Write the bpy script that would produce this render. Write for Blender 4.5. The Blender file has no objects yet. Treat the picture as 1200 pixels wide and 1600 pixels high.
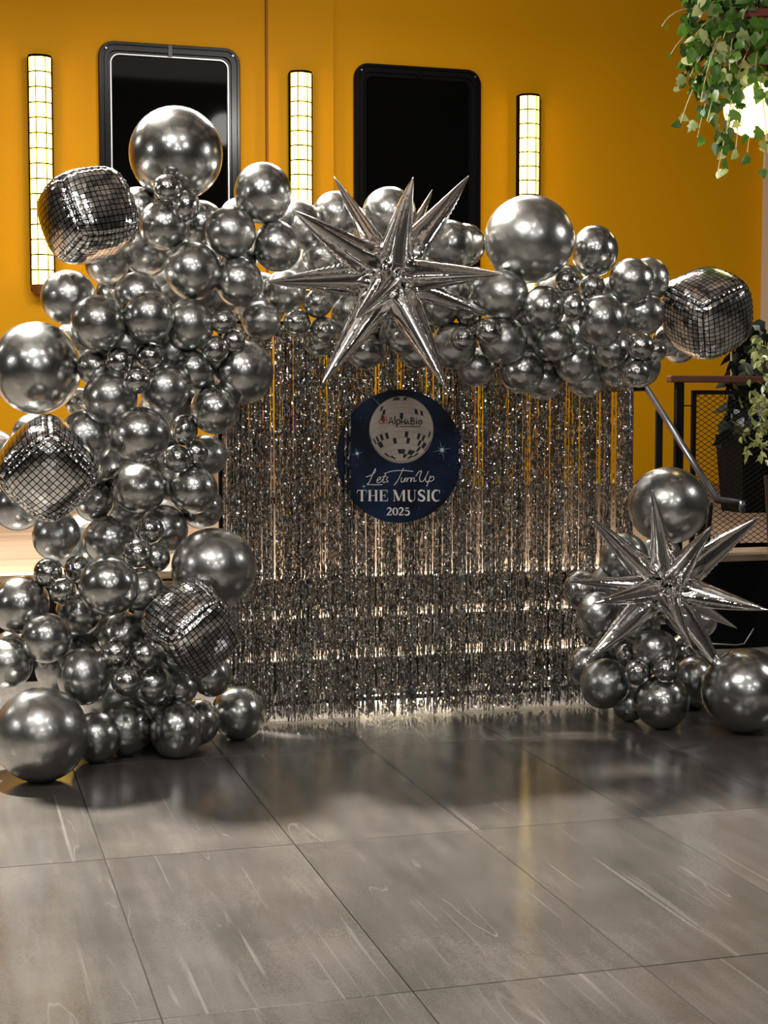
import bpy, math, random
import numpy as np
from mathutils import Vector, Matrix

R_ = math.radians
F = 2400.0                      # focal length in pixels of the 1200x1600 frame
PITCH = math.atan(160 / F)      # camera looks slightly down
YAW = R_(15.9)                  # the wall, the floor tiles and the backdrop are turned by this
T = math.tan(YAW)
CH = 1.5

scn = bpy.context.scene
col = scn.collection

# ------------------------------------------------------------------ camera
cam_d = bpy.data.cameras.new('camera')
cam_d.sensor_fit = 'VERTICAL'; cam_d.sensor_height = 36; cam_d.sensor_width = 27
cam_d.lens = F * 36 / 1600
cam_d.clip_start = 0.05; cam_d.clip_end = 200
cam = bpy.data.objects.new('camera', cam_d); col.objects.link(cam)
cam.location = (0, 0, CH); cam.rotation_euler = (R_(90) - PITCH, 0, 0)
scn.camera = cam

# ------------------------------------------------------------------ view, world
scn.view_settings.view_transform = 'Standard'
scn.view_settings.look = 'None'
scn.view_settings.gamma = 1.0
scn.view_settings.use_curve_mapping = False
scn.view_settings.exposure = 0.0
wd = bpy.data.worlds.new('world'); scn.world = wd; wd.use_nodes = True
wd.node_tree.nodes['Background'].inputs[0].default_value = (0.030, 0.029, 0.028, 1)
wd.node_tree.nodes['Background'].inputs[1].default_value = 1.0


def uv2w(u, v, z=0.0):
    return Vector((u * math.cos(YAW) - v * math.sin(YAW), u * math.sin(YAW) + v * math.cos(YAW), z))


def area(name, loc, target, size, power, color=(1, .93, .82), size_y=None, shape='DISK', spread=180):
    d = bpy.data.lights.new(name, 'AREA'); d.shape = shape if size_y is None else 'RECTANGLE'
    d.size = size
    if size_y: d.size_y = size_y
    d.energy = power; d.color = color; d.spread = R_(spread)
    o = bpy.data.objects.new(name, d); col.objects.link(o)
    o.location = loc
    o.rotation_euler = (Vector(target) - Vector(loc)).to_track_quat('-Z', 'Y').to_euler()
    return o

WARM = (1, .93, .82)


def point_light(name, loc, power, color, radius):
    d = bpy.data.lights.new(name, 'POINT'); d.energy = power; d.color = color; d.shadow_soft_size = radius
    o = bpy.data.objects.new(name, d); col.objects.link(o); o.location = loc
    return o
# lamps over the stage, behind the arch (they throw its shadow towards the camera)
area('stage_ceiling_lamp', uv2w(-.2, 8.5, 6.3), uv2w(-.2, 7.6, 0), .4, 1250, WARM, spread=120)
area('stage_ceiling_panel', uv2w(.8, 11.8, 6.5), uv2w(.8, 11.2, 0), 8, 620, (1, .97, .92), 3.2)
for u, v in ((-6.5, 11.0), (4.0, 12.0)):  # added unseen point lights that brighten the stage ceiling and amber wall
    point_light('stage_fill_light', uv2w(u, v, 5.6), 110 if u < 0 else 230, (1, .96, .90), .22)
# unseen point lights: hall lamps mirrored in balloons, others added to fill the room
for i, (u, v, z, p, s) in enumerate([(-.5, 2.2, 5.0, 330, .50), (1.9, 1.4, 5.6, 90, .2), (-3.0, 2.0, 5.6, 100, .2),
                                     (0.2, -3.0, 4.4, 150, .28), (-3.6, -2.5, 4.6, 110, .22), (3.6, -2.0, 4.6, 110, .22),
                                     (-5.6, 4.6, 3.4, 110, .25), (6.2, 5.2, 3.2, 110, .25), (1.6, -6.5, 3.2, 90, .25),
                                     (-1.2, -6.5, 3.2, 90, .25)]):
    point_light('unseen_hall_light', uv2w(u, v, z), p, (1, .97, .92), s)

# ------------------------------------------------------------------ geometry helpers
def ray(x, y):
    cx, cy = (x - 600) / F, -(y - 800) / F
    c, s = math.cos(PITCH), math.sin(PITCH)
    d = Vector((cx, c + cy * s, cy * c - s))
    return d / d.y


def P(x, y, D):
    return Vector((0, 0, CH)) + ray(x, y) * D


def Dplane(x, y, D0):            # depth where the pixel ray meets the turned plane D = D0 + T*X
    return D0 / (1 - T * ray(x, y).x)


def PP(x, y, D0):
    return P(x, y, Dplane(x, y, D0))


def to_uv(p):
    return Vector((p.x * math.cos(YAW) + p.y * math.sin(YAW), -p.x * math.sin(YAW) + p.y * math.cos(YAW), p.z))


def U(x, y, D0):                 # pixel -> (u, v, z) on the turned plane
    return to_uv(PP(x, y, D0))


class MB:
    def __init__(s):
        s.v = []; s.f = []; s.m = []; s.uv = None

    def add(s, vs, fs, mi=0):
        o = len(s.v); s.v += [tuple(p) for p in vs]
        for f in fs: s.f.append(tuple(i + o for i in f)); s.m.append(mi)

    def box(s, a, b, mi=0):
        x0, y0, z0 = [min(a[i], b[i]) for i in range(3)]; x1, y1, z1 = [max(a[i], b[i]) for i in range(3)]
        s.add([(x0, y0, z0), (x1, y0, z0), (x1, y1, z0), (x0, y1, z0), (x0, y0, z1), (x1, y0, z1), (x1, y1, z1), (x0, y1, z1)],
              [(0, 3, 2, 1), (4, 5, 6, 7), (0, 1, 5, 4), (1, 2, 6, 5), (2, 3, 7, 6), (3, 0, 4, 7)], mi)

    def cbox(s, a, b, c=.004, mi=0):      # box with chamfered edges
        x0, y0, z0 = a; x1, y1, z1 = b
        vs = []; idx = {}
        for sx in (0, 1):
            for sy in (0, 1):
                for sz in (0, 1):
                    X = (x0, x1)[sx]; Y = (y0, y1)[sy]; Z = (z0, z1)[sz]
                    dx = c if sx == 0 else -c; dy = c if sy == 0 else -c; dz = c if sz == 0 else -c
                    for ax in range(3):
                        p = [X + dx, Y + dy, Z + dz]; p[ax] = (X, Y, Z)[ax]
                        idx[(sx, sy, sz, ax)] = len(vs); vs.append(p)
        fs = []
        q = [(0, 0), (1, 0), (1, 1), (0, 1)]
        for ax in range(3):
            o = [k for k in range(3) if k != ax]
            for side in (0, 1):
                ff = []
                for (i, j) in q:
                    t = [0, 0, 0]; t[ax] = side; t[o[0]] = i; t[o[1]] = j
                    ff.append(idx[(t[0], t[1], t[2], ax)])
                flip = (side == 0) != (ax == 1)
                fs.append(tuple(reversed(ff)) if flip else tuple(ff))
        for ax in range(3):                # edges running along ax
            o = [k for k in range(3) if k != ax]
            for i in (0, 1):
                for j in (0, 1):
                    t0 = [0, 0, 0]; t0[o[0]] = i; t0[o[1]] = j; t1 = list(t0); t1[ax] = 1
                    fs.append((idx[(*t0, o[0])], idx[(*t1, o[0])], idx[(*t1, o[1])], idx[(*t0, o[1])]))
        for sx in (0, 1):
            for sy in (0, 1):
                for sz in (0, 1):
                    fs.append(tuple(idx[(sx, sy, sz, k)] for k in range(3)))
        s.add(vs, fs, mi)

    def tube(s, pts, r, n=10, caps=True, mi=0):
        pts = [Vector(p) for p in pts]; rs = r if isinstance(r, (list, tuple)) else [r] * len(pts)
        vs = []; up = Vector((0, 0, 1))
        for i, p in enumerate(pts):
            d = (pts[min(i + 1, len(pts) - 1)] - pts[max(i - 1, 0)]).normalized()
            a = d.cross(up)
            if a.length < .05: a = d.cross(Vector((1, 0, 0)))
            a.normalize(); b = a.cross(d).normalized()
            for k in range(n):
                t = 2 * math.pi * k / n
                vs.append(p + (a * math.cos(t) + b * math.sin(t)) * rs[i])
        fs = []
        for i in range(len(pts) - 1):
            for k in range(n):
                k2 = (k + 1) % n
                fs.append((i * n + k, (i + 1) * n + k, (i + 1) * n + k2, i * n + k2))
        if caps:
            fs.append(tuple(range(n))); fs.append(tuple(reversed(range((len(pts) - 1) * n, len(pts) * n))))
        s.add(vs, fs, mi)

    def bar(s, p0, p1, w, h, mi=0):        # rectangular bar, h measured upwards
        p0, p1 = Vector(p0), Vector(p1); d = (p1 - p0).normalized()
        up = Vector((0, 0, 1)) if abs(d.z) < .95 else Vector((0, 1, 0))
        a = d.cross(up).normalized(); b = a.cross(d).normalized()
        vs = [p + a * i * w / 2 + b * j * h / 2 for p in (p0, p1) for (i, j) in ((-1, -1), (1, -1), (1, 1), (-1, 1))]
        s.add(vs, [(0, 1, 2, 3), (7, 6, 5, 4), (0, 4, 5, 1), (1, 5, 6, 2), (2, 6, 7, 3), (3, 7, 4, 0)], mi)

    def lathe(s, prof, c=(0, 0, 0), n=24, mi=0):
        vs = [(c[0] + r * math.cos(2 * math.pi * k / n), c[1] + r * math.sin(2 * math.pi * k / n), c[2] + z) for r, z in prof for k in range(n)]
        fs = [(i * n + k, i * n + (k + 1) % n, (i + 1) * n + (k + 1) % n, (i + 1) * n + k) for i in range(len(prof) - 1) for k in range(n)]
        s.add(vs, fs, mi)

    def mesh(s, name, mats, smooth=False):
        me = bpy.data.meshes.new(name); me.from_pydata(s.v, [], s.f)
        for m in (mats if isinstance(mats, (list, tuple)) else [mats]): me.materials.append(m)
        me.polygons.foreach_set('material_index', s.m)
        if smooth: me.polygons.foreach_set('use_smooth', [True] * len(s.f))
        me.update()
        return me

    def build(s, name, mats, parent=None, smooth=False, loc=None, rz=None, fix=True):
        me = s.mesh(name, mats, smooth)
        if fix:
            import bmesh
            bm = bmesh.new(); bm.from_mesh(me); bmesh.ops.recalc_face_normals(bm, faces=bm.faces); bm.to_mesh(me); bm.free()
        return link(name, me, parent, loc, rz)


def link(name, me, parent=None, loc=None, rz=None):
    o = bpy.data.objects.new(name, me); col.objects.link(o)
    if parent is not None: o.parent = parent
    if loc is not None: o.location = loc
    if rz is not None: o.rotation_euler = (0, 0, rz)
    return o


def tag(o, label, cat, group=None, kind=None):
    o['label'] = label; o['category'] = cat
    if group: o['group'] = group
    if kind: o['kind'] = kind
    return o


def empty(name, label, cat, loc=(0, 0, 0), rz=0.0, group=None, kind=None):
    o = bpy.data.objects.new(name, None); col.objects.link(o); o.empty_display_size = .1
    o.location = loc; o.rotation_euler = (0, 0, rz)
    return tag(o, label, cat, group, kind)

# ------------------------------------------------------------------ materials
def mat(name, color=(.5, .5, .5), rough=.5, metal=0.0, emit=None, estr=1.0, spec=None, coat=0.0, noise=None, bump=None):
    m = bpy.data.materials.new(name); m.use_nodes = True
    nt = m.node_tree; b = nt.nodes['Principled BSDF']
    b.inputs['Base Color'].default_value = (*color, 1); b.inputs['Roughness'].default_value = rough
    b.inputs['Metallic'].default_value = metal
    if spec is not None: b.inputs['Specular IOR Level'].default_value = spec
    if coat: b.inputs['Coat Weight'].default_value = coat; b.inputs['Coat Roughness'].default_value = .05
    if emit: b.inputs['Emission Color'].default_value = (*emit, 1); b.inputs['Emission Strength'].default_value = estr
    tc = nt.nodes.new('ShaderNodeTexCoord')
    if noise:
        sc, amt = noise
        n = nt.nodes.new('ShaderNodeTexNoise'); n.inputs['Scale'].default_value = sc; n.inputs['Detail'].default_value = 5
        nt.links.new(tc.outputs['Object'], n.inputs['Vector'])
        mr = nt.nodes.new('ShaderNodeMapRange'); mr.inputs['To Min'].default_value = 1 - amt; mr.inputs['To Max'].default_value = 1 + amt
        nt.links.new(n.outputs['Fac'], mr.inputs['Value'])
        mx = nt.nodes.new('ShaderNodeVectorMath'); mx.operation = 'SCALE'; mx.inputs[0].default_value = color
        nt.links.new(mr.outputs[0], mx.inputs['Scale']); nt.links.new(mx.outputs[0], b.inputs['Base Color'])
    if bump:
        sc, st, dist = bump
        n = nt.nodes.new('ShaderNodeTexNoise'); n.inputs['Scale'].default_value = sc; n.inputs['Detail'].default_value = 3
        nt.links.new(tc.outputs['Object'], n.inputs['Vector'])
        bp = nt.nodes.new('ShaderNodeBump'); bp.inputs['Strength'].default_value = st; bp.inputs['Distance'].default_value = dist
        nt.links.new(n.outputs['Fac'], bp.inputs['Height']); nt.links.new(bp.outputs[0], b.inputs['Normal'])
    return m


M_amber = mat('amber_paint', (.74, .335, .002), .55, noise=(.7, .05), bump=(60, .05, .002), spec=.12)
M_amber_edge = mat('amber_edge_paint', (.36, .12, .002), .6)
M_white = mat('pale_paint', (.62, .52, .44), .7, noise=(2, .05))
M_darkwall = mat('dark_hall_wall', (.085, .082, .078), .7, noise=(1.5, .2))
M_ceil = mat('ceiling_board', (.20, .195, .19), .8, noise=(1, .15))
M_beam = mat('ceiling_beam_paint', (.03, .03, .03), .6)
M_black = mat('black_powder_coat', (.004, .004, .004), .55, noise=(30, .2), spec=.08)
M_blackgloss = mat('black_lacquer', (.006, .006, .007), .22, noise=(20, .2), spec=.25)
M_fascia = mat('black_stage_fascia', (.005, .005, .006), .35, noise=(6, .3), spec=.15)
M_copper = mat('copper_capping', (.11, .038, .022), .4, .5, noise=(15, .15))
M_steelbar = mat('brushed_grey_rail', (.06, .058, .066), .3, .7)
M_silver = mat('silver_edge', (.5, .48, .47), .35, 1.0)
M_led = mat('led_light', (1, .9, .7), .5, emit=(1, .86, .6), estr=3.5)
M_lamp = mat('lamp_glass_glow', (.9, .8, .6), .4, emit=(1, .62, .075), estr=9.5)
M_globe = mat('globe_glass_glow', (.9, .8, .6), .3, emit=(1, .76, .30), estr=3.2)
M_lead = mat('dark_leading', (.006, .004, .002), .8, spec=.05)
M_brass = mat('brown_metal_cap', (.22, .09, .03), .45, .3)
M_pot = mat('terracotta', (.13, .012, .014), .7, noise=(20, .2))
M_stem = mat('plant_stem', (.42, .36, .16), .6, noise=(40, .2))
M_grout = mat('dark_grout', (.035, .032, .03), .8, noise=(30, .2))
M_panel = mat('pale_wooden_panel', (.30, .20, .13), .5, noise=(4, .12))

# glass of the two wall openings
M_glass = mat('dark_glass', (.003, .003, .003), .05, 0.0, spec=.025)

# chrome balloon latex
def chrome_mat(name, color, r0, r1):
    m = mat(name, color, .2, 1.0)
    nt = m.node_tree; b = nt.nodes['Principled BSDF']
    oi = nt.nodes.new('ShaderNodeObjectInfo')
    mr = nt.nodes.new('ShaderNodeMapRange'); mr.inputs['To Min'].default_value = r0; mr.inputs['To Max'].default_value = r1
    nt.links.new(oi.outputs['Random'], mr.inputs['Value']); nt.links.new(mr.outputs[0], b.inputs['Roughness'])
    tc = nt.nodes['Texture Coordinate']
    n = nt.nodes.new('ShaderNodeTexNoise'); n.inputs['Scale'].default_value = 2.2; n.inputs['Detail'].default_value = 2
    nt.links.new(tc.outputs['Object'], n.inputs['Vector'])
    bp = nt.nodes.new('ShaderNodeBump'); bp.inputs['Strength'].default_value = .12; bp.inputs['Distance'].default_value = .03
    nt.links.new(n.outputs['Fac'], bp.inputs['Height']); nt.links.new(bp.outputs[0], b.inputs['Normal'])
    b.inputs['Coat Weight'].default_value = .25; b.inputs['Coat Roughness'].default_value = .06
    return m
M_chrome = chrome_mat('chrome_grey_latex', (.47, .472, .46), .21, .29)
M_chrome_s = chrome_mat('chrome_grey_latex_small', (.50, .503, .49), .14, .20)
M_foil = mat('silver_foil', (.84, .82, .81), .06, 1.0, bump=(16, .16, .015))

# disco print: square cells in UV space, dark lines, uneven cell tone
def disco_mat():
    m = mat('disco_print_foil', (.6, .6, .6), .16, 1.0)
    nt = m.node_tree; b = nt.nodes['Principled BSDF']; L = nt.links.new
    uv = nt.nodes.new('ShaderNodeUVMap')
    sc = nt.nodes.new('ShaderNodeVectorMath'); sc.operation = 'SCALE'; sc.inputs['Scale'].default_value = 13
    L(uv.outputs[0], sc.inputs[0])
    fr = nt.nodes.new('ShaderNodeVectorMath'); fr.operation = 'FRACTION'; L(sc.outputs[0], fr.inputs[0])
    fl = nt.nodes.new('ShaderNodeVectorMath'); fl.operation = 'FLOOR'; L(sc.outputs[0], fl.inputs[0])
    sub = nt.nodes.new('ShaderNodeVectorMath'); sub.operation = 'SUBTRACT'; sub.inputs[1].default_value = (.5, .5, .5); L(fr.outputs[0], sub.inputs[0])
    ab = nt.nodes.new('ShaderNodeVectorMath'); ab.operation = 'ABSOLUTE'; L(sub.outputs[0], ab.inputs[0])
    sx = nt.nodes.new('ShaderNodeSeparateXYZ'); L(ab.outputs[0], sx.inputs[0])
    mx = nt.nodes.new('ShaderNodeMath'); mx.operation = 'MAXIMUM'; L(sx.outputs[0], mx.inputs[0]); L(sx.outputs[1], mx.inputs[1])
    gt = nt.nodes.new('ShaderNodeMath'); gt.operation = 'GREATER_THAN'; gt.inputs[1].default_value = .42; L(mx.outputs[0], gt.inputs[0])
    wn = nt.nodes.new('ShaderNodeTexWhiteNoise'); wn.noise_dimensions = '2D'; L(fl.outputs[0], wn.inputs['Vector'])
    cr = nt.nodes.new('ShaderNodeValToRGB'); L(wn.outputs['Value'], cr.inputs[0])
    e = cr.color_ramp.elements; e[0].position = 0; e[0].color = (.45, .45, .45, 1); e[1].position = .3; e[1].color = (.8, .79, .78, 1)
    e2 = e.new(1.0); e2.color = (.9, .89, .87, 1)
    mixc = nt.nodes.new('ShaderNodeMix'); mixc.data_type = 'RGBA'; L(gt.outputs[0], mixc.inputs[0]); L(cr.outputs[0], mixc.inputs[6]); mixc.inputs[7].default_value = (.006, .006, .006, 1)
    L(mixc.outputs[2], b.inputs['Base Color'])
    rr = nt.nodes.new('ShaderNodeMapRange'); L(wn.outputs['Value'], rr.inputs['Value']); rr.inputs['To Min'].default_value = .10; rr.inputs['To Max'].default_value = .16
    L(rr.outputs[0], b.inputs['Roughness'])
    n = nt.nodes.new('ShaderNodeTexNoise'); n.inputs['Scale'].default_value = 7; L(nt.nodes['Texture Coordinate'].outputs['Object'], n.inputs['Vector'])
    bp = nt.nodes.new('ShaderNodeBump'); bp.inputs['Strength'].default_value = .12; bp.inputs['Distance'].default_value = .02
    L(n.outputs['Fac'], bp.inputs['Height']); L(bp.outputs[0], b.inputs['Normal'])
    return m
M_disco = disco_mat()

# tinsel foil of the curtain
def tinsel_mat():
    m = mat('tinsel_foil', (.7, .7, .7), .10, 1.0)
    nt = m.node_tree; b = nt.nodes['Principled BSDF']; L = nt.links.new
    g = nt.nodes.new('ShaderNodeNewGeometry')
    mp = nt.nodes.new('ShaderNodeMapping'); mp.inputs['Scale'].default_value = (90, 90, 40); L(g.outputs['Position'], mp.inputs[0])
    n = nt.nodes.new('ShaderNodeTexNoise'); n.inputs['Scale'].default_value = 1; n.inputs['Detail'].default_value = 2; L(mp.outputs[0], n.inputs['Vector'])
    cr = nt.nodes.new('ShaderNodeValToRGB'); L(n.outputs['Fac'], cr.inputs[0])
    e = cr.color_ramp.elements; e[0].position = .3; e[0].color = (.60, .57, .54, 1); e[1].position = .7; e[1].color = (.98, .93, .86, 1)
    e2 = e.new(.45); e2.color = (.70, .69, .68, 1)
    L(cr.outputs[0], b.inputs['Base Color'])
    return m
M_tinsel = tinsel_mat()

# floor tile: grey stone with streaks and pale veins
def tile_mat():
    m = mat('grey_stone_tile', (.2, .19, .18), .3)
    nt = m.node_tree; b = nt.nodes['Principled BSDF']; L = nt.links.new; N = nt.nodes.new
    tc = nt.nodes['Texture Coordinate']; oi = N('ShaderNodeObjectInfo')
    off = N('ShaderNodeVectorMath'); off.operation = 'SCALE'; off.inputs[0].default_value = (37, 53, 11); L(oi.outputs['Random'], off.inputs['Scale'])
    ad = N('ShaderNodeVectorMath'); L(tc.outputs['Object'], ad.inputs[0]); L(off.outputs[0], ad.inputs[1])
    # large cloudy tone
    n1 = N('ShaderNodeTexNoise'); n1.inputs['Scale'].default_value = 2.5; n1.inputs['Detail'].default_value = 6; L(ad.outputs[0], n1.inputs['Vector'])
    # streaks along the length
    mp = N('ShaderNodeMapping'); mp.inputs['Scale'].default_value = (9, .9, 1); mp.inputs['Rotation'].default_value = (0, 0, .12); L(ad.outputs[0], mp.inputs[0])
    n2 = N('ShaderNodeTexNoise'); n2.inputs['Scale'].default_value = 1.6; n2.inputs['Detail'].default_value = 7; n2.inputs['Roughness'].default_value = .6; L(mp.outputs[0], n2.inputs['Vector'])
    # fine speckle
    n3 = N('ShaderNodeTexNoise'); n3.inputs['Scale'].default_value = 160; n3.inputs['Detail'].default_value = 2; L(ad.outputs[0], n3.inputs['Vector'])
    # veins: thin ridge of a stretched, distorted noise
    mp2 = N('ShaderNodeMapping'); mp2.inputs['Scale'].default_value = (3.4, .28, 1); mp2.inputs['Rotation'].default_value = (0, 0, -.18); L(ad.outputs[0], mp2.inputs[0])
    n4 = N('ShaderNodeTexNoise'); n4.inputs['Scale'].default_value = 1.3; n4.inputs['Detail'].default_value = 3; n4.inputs['Distortion'].default_value = .15; L(mp2.outputs[0], n4.inputs['Vector'])
    s4 = N('ShaderNodeMath'); s4.operation = 'SUBTRACT'; s4.inputs[1].default_value = .5; L(n4.outputs['Fac'], s4.inputs[0])
    a4 = N('ShaderNodeMath'); a4.operation = 'ABSOLUTE'; L(s4.outputs[0], a4.inputs[0])
    v4 = N('ShaderNodeMapRange'); v4.inputs['From Min'].default_value = 0; v4.inputs['From Max'].default_value = .004; v4.inputs['To Min'].default_value = 1; v4.inputs['To Max'].default_value = 0; L(a4.outputs[0], v4.inputs['Value'])
    n5 = N('ShaderNodeTexNoise'); n5.inputs['Scale'].default_value = 2.0; L(ad.outputs[0], n5.inputs['Vector'])
    m5 = N('ShaderNodeMapRange'); m5.inputs['From Min'].default_value = .48; m5.inputs['From Max'].default_value = .62; L(n5.outputs['Fac'], m5.inputs['Value'])
    vm = N('ShaderNodeMath'); vm.operation = 'MULTIPLY'; L(v4.outputs[0], vm.inputs[0]); L(m5.outputs[0], vm.inputs[1])
    def mul(x, k, a):
        q = N('ShaderNodeMath'); q.operation = 'MULTIPLY_ADD'; L(x, q.inputs[0]); q.inputs[1].default_value = k; q.inputs[2].default_value = a; return q.outputs[0]
    t = mul(n1.outputs['Fac'], .9, .40); t2 = mul(n2.outputs['Fac'], .7, .65); t3 = mul(n3.outputs['Fac'], .5, .75); t0 = mul(oi.outputs['Random'], .22, .89)
    def mm(a, c):
        q = N('ShaderNodeMath'); q.operation = 'MULTIPLY'; L(a, q.inputs[0]); L(c, q.inputs[1]); return q.outputs[0]
    tone = mm(mm(mm(t, t2), t3), t0)
    cs = N('ShaderNodeVectorMath'); cs.operation = 'SCALE'; cs.inputs[0].default_value = (.093, .085, .077); L(tone, cs.inputs['Scale'])
    mix = N('ShaderNodeMix'); mix.data_type = 'RGBA'; mp6 = N('ShaderNodeMapping'); mp6.inputs['Scale'].default_value = (38, .7, 1); mp6.inputs['Rotation'].default_value = (0, 0, -.05); L(ad.outputs[0], mp6.inputs[0])
    n6 = N('ShaderNodeTexNoise'); n6.inputs['Scale'].default_value = 1.0; n6.inputs['Detail'].default_value = 3; L(mp6.outputs[0], n6.inputs['Vector'])
    m6 = N('ShaderNodeMapRange'); m6.inputs['From Min'].default_value = .64; m6.inputs['From Max'].default_value = .74; m6.inputs['To Max'].default_value = .30; L(n6.outputs['Fac'], m6.inputs['Value'])
    sm = N('ShaderNodeMath'); sm.operation = 'MULTIPLY_ADD'; L(vm.outputs[0], sm.inputs[0]); sm.inputs[1].default_value = .22; L(m6.outputs[0], sm.inputs[2])
    L(sm.outputs[0], mix.inputs[0]); L(cs.outputs[0], mix.inputs[6]); mix.inputs[7].default_value = (.30, .285, .265, 1)
    L(mix.outputs[2], b.inputs['Base Color'])
    rr = N('ShaderNodeMapRange'); rr.inputs['From Min'].default_value = .3; rr.inputs['From Max'].default_value = .7; rr.inputs['To Min'].default_value = .11; rr.inputs['To Max'].default_value = .24; L(n2.outputs['Fac'], rr.inputs['Value'])
    L(rr.outputs[0], b.inputs['Roughness'])
    b.inputs['Specular IOR Level'].default_value = .6
    bp = N('ShaderNodeBump'); bp.inputs['Strength'].default_value = .12; bp.inputs['Distance'].default_value = .003; L(n3.outputs['Fac'], bp.inputs['Height']); L(bp.outputs[0], b.inputs['Normal'])
    return m
M_tile = tile_mat()

def wood_mat(name, color):
    m = mat(name, color, .6, spec=.2)
    nt = m.node_tree; b = nt.nodes['Principled BSDF']; L = nt.links.new; N = nt.nodes.new
    tc = nt.nodes['Texture Coordinate']; oi = N('ShaderNodeObjectInfo')
    off = N('ShaderNodeVectorMath'); off.operation = 'SCALE'; off.inputs[0].default_value = (31, 17, 11); L(oi.outputs['Random'], off.inputs['Scale'])
    ad = N('ShaderNodeVectorMath'); L(tc.outputs['Object'], ad.inputs[0]); L(off.outputs[0], ad.inputs[1])
    mp = N('ShaderNodeMapping'); mp.inputs['Scale'].default_value = (1.2, 14, 14); L(ad.outputs[0], mp.inputs[0])
    n = N('ShaderNodeTexNoise'); n.inputs['Scale'].default_value = 2; n.inputs['Detail'].default_value = 6; L(mp.outputs[0], n.inputs['Vector'])
    a = N('ShaderNodeMapRange'); a.inputs['From Min'].default_value = .3; a.inputs['From Max'].default_value = .7; a.inputs['To Min'].default_value = .7; a.inputs['To Max'].default_value = 1.15; L(n.outputs['Fac'], a.inputs['Value'])
    r = N('ShaderNodeMapRange'); r.inputs['To Min'].default_value = .85; r.inputs['To Max'].default_value = 1.1; L(oi.outputs['Random'], r.inputs['Value'])
    q = N('ShaderNodeMath'); q.operation = 'MULTIPLY'; L(a.outputs[0], q.inputs[0]); L(r.outputs[0], q.inputs[1])
    cs = N('ShaderNodeVectorMath'); cs.operation = 'SCALE'; cs.inputs[0].default_value = color; L(q.outputs[0], cs.inputs['Scale']); L(cs.outputs[0], b.inputs['Base Color'])
    return m
M_wood = wood_mat('pale_deck_wood', (.165, .112, .074))
M_step = wood_mat('pale_step_wood', (.36, .27, .19))

def leaf_mat(name, c1, c2, trans=.3):
    m = mat(name, c1, .42)
    nt = m.node_tree; b = nt.nodes['Principled BSDF']; L = nt.links.new; N = nt.nodes.new
    oi = N('ShaderNodeObjectInfo'); tc = nt.nodes['Texture Coordinate']
    n = N('ShaderNodeTexNoise'); n.inputs['Scale'].default_value = 28; n.inputs['Detail'].default_value = 2; L(tc.outputs['Object'], n.inputs['Vector'])
    ad = N('ShaderNodeMath'); ad.operation = 'MULTIPLY_ADD'; L(n.outputs['Fac'], ad.inputs[0]); ad.inputs[1].default_value = .9; L(oi.outputs['Random'], ad.inputs[2])
    mr = N('ShaderNodeMapRange'); mr.inputs['From Min'].default_value = .35; mr.inputs['From Max'].default_value = 1.5; L(ad.outputs[0], mr.inputs['Value'])
    mix = N('ShaderNodeMix'); mix.data_type = 'RGBA'; L(mr.outputs[0], mix.inputs[0]); mix.inputs[6].default_value = (*c1, 1); mix.inputs[7].default_value = (*c2, 1)
    L(mix.outputs[2], b.inputs['Base Color'])
    tr = N('ShaderNodeBsdfTranslucent'); L(mix.outputs[2], tr.inputs['Color'])
    ms = N('ShaderNodeMixShader'); ms.inputs[0].default_value = trans
    out = nt.nodes['Material Output']; L(b.outputs[0], ms.inputs[1]); L(tr.outputs[0], ms.inputs[2]); L(ms.outputs[0], out.inputs['Surface'])
    return m
M_ivy = leaf_mat('ivy_leaf', (.010, .045, .004), (.10, .23, .02))
M_ivyedge = leaf_mat('variegated_ivy_leaf', (.05, .13, .015), (.50, .52, .22))
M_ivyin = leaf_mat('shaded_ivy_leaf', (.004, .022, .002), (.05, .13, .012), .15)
M_darkleaf = leaf_mat('dark_shrub_leaf', (.004, .007, .004), (.012, .020, .008), .05)
M_ficus = leaf_mat('ficus_leaf', (.07, .10, .03), (.30, .32, .12))

# ------------------------------------------------------------------ room shell
WALL = 18.0 * math.cos(YAW)          # v of the amber wall
STG = 8.95 * math.cos(YAW)           # v of the stage front
SZ = .60                             # stage height
CEIL = 7.0
uR = U(1190, 400, 18.0).x            # where the amber wall ends on the right

b = MB(); b.box((-12, -9, -.12), (12, WALL + .3, -.010))
floor = tag(b.build('floor', M_grout, rz=YAW), 'grey stone tiled hall floor with thin dark joints', 'floor', kind='structure')
TU, TV = .65, 1.40
v0, u0 = 6.51, 1.785
b = MB(); b.cbox((-TU / 2 + .0015, -TV / 2 + .0015, -.012), (TU / 2 - .0015, TV / 2 - .0015, 0), .0012)
tile_me = b.mesh('tile', M_tile)
rnd = random.Random(4)
for i in range(-9, 11):
    for j in range(-5, 3):
        uu = u0 + (i + .5) * TU; vv = v0 + (j - .5) * TV
        if vv < -1 and abs(uu) > 3.5: continue
        t = link('tile', tile_me, floor); t.location = (uu, vv, -rnd.random() * .0006)
        if rnd.random() < .5: t.rotation_euler = (0, 0, math.pi)

b = MB(); b.box((-12, WALL, -.1), (uR, WALL + .25, CEIL))
wb = tag(b.build('wall_back', M_amber, rz=YAW), 'amber yellow painted back wall behind the stage', 'wall', kind='structure')
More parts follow.
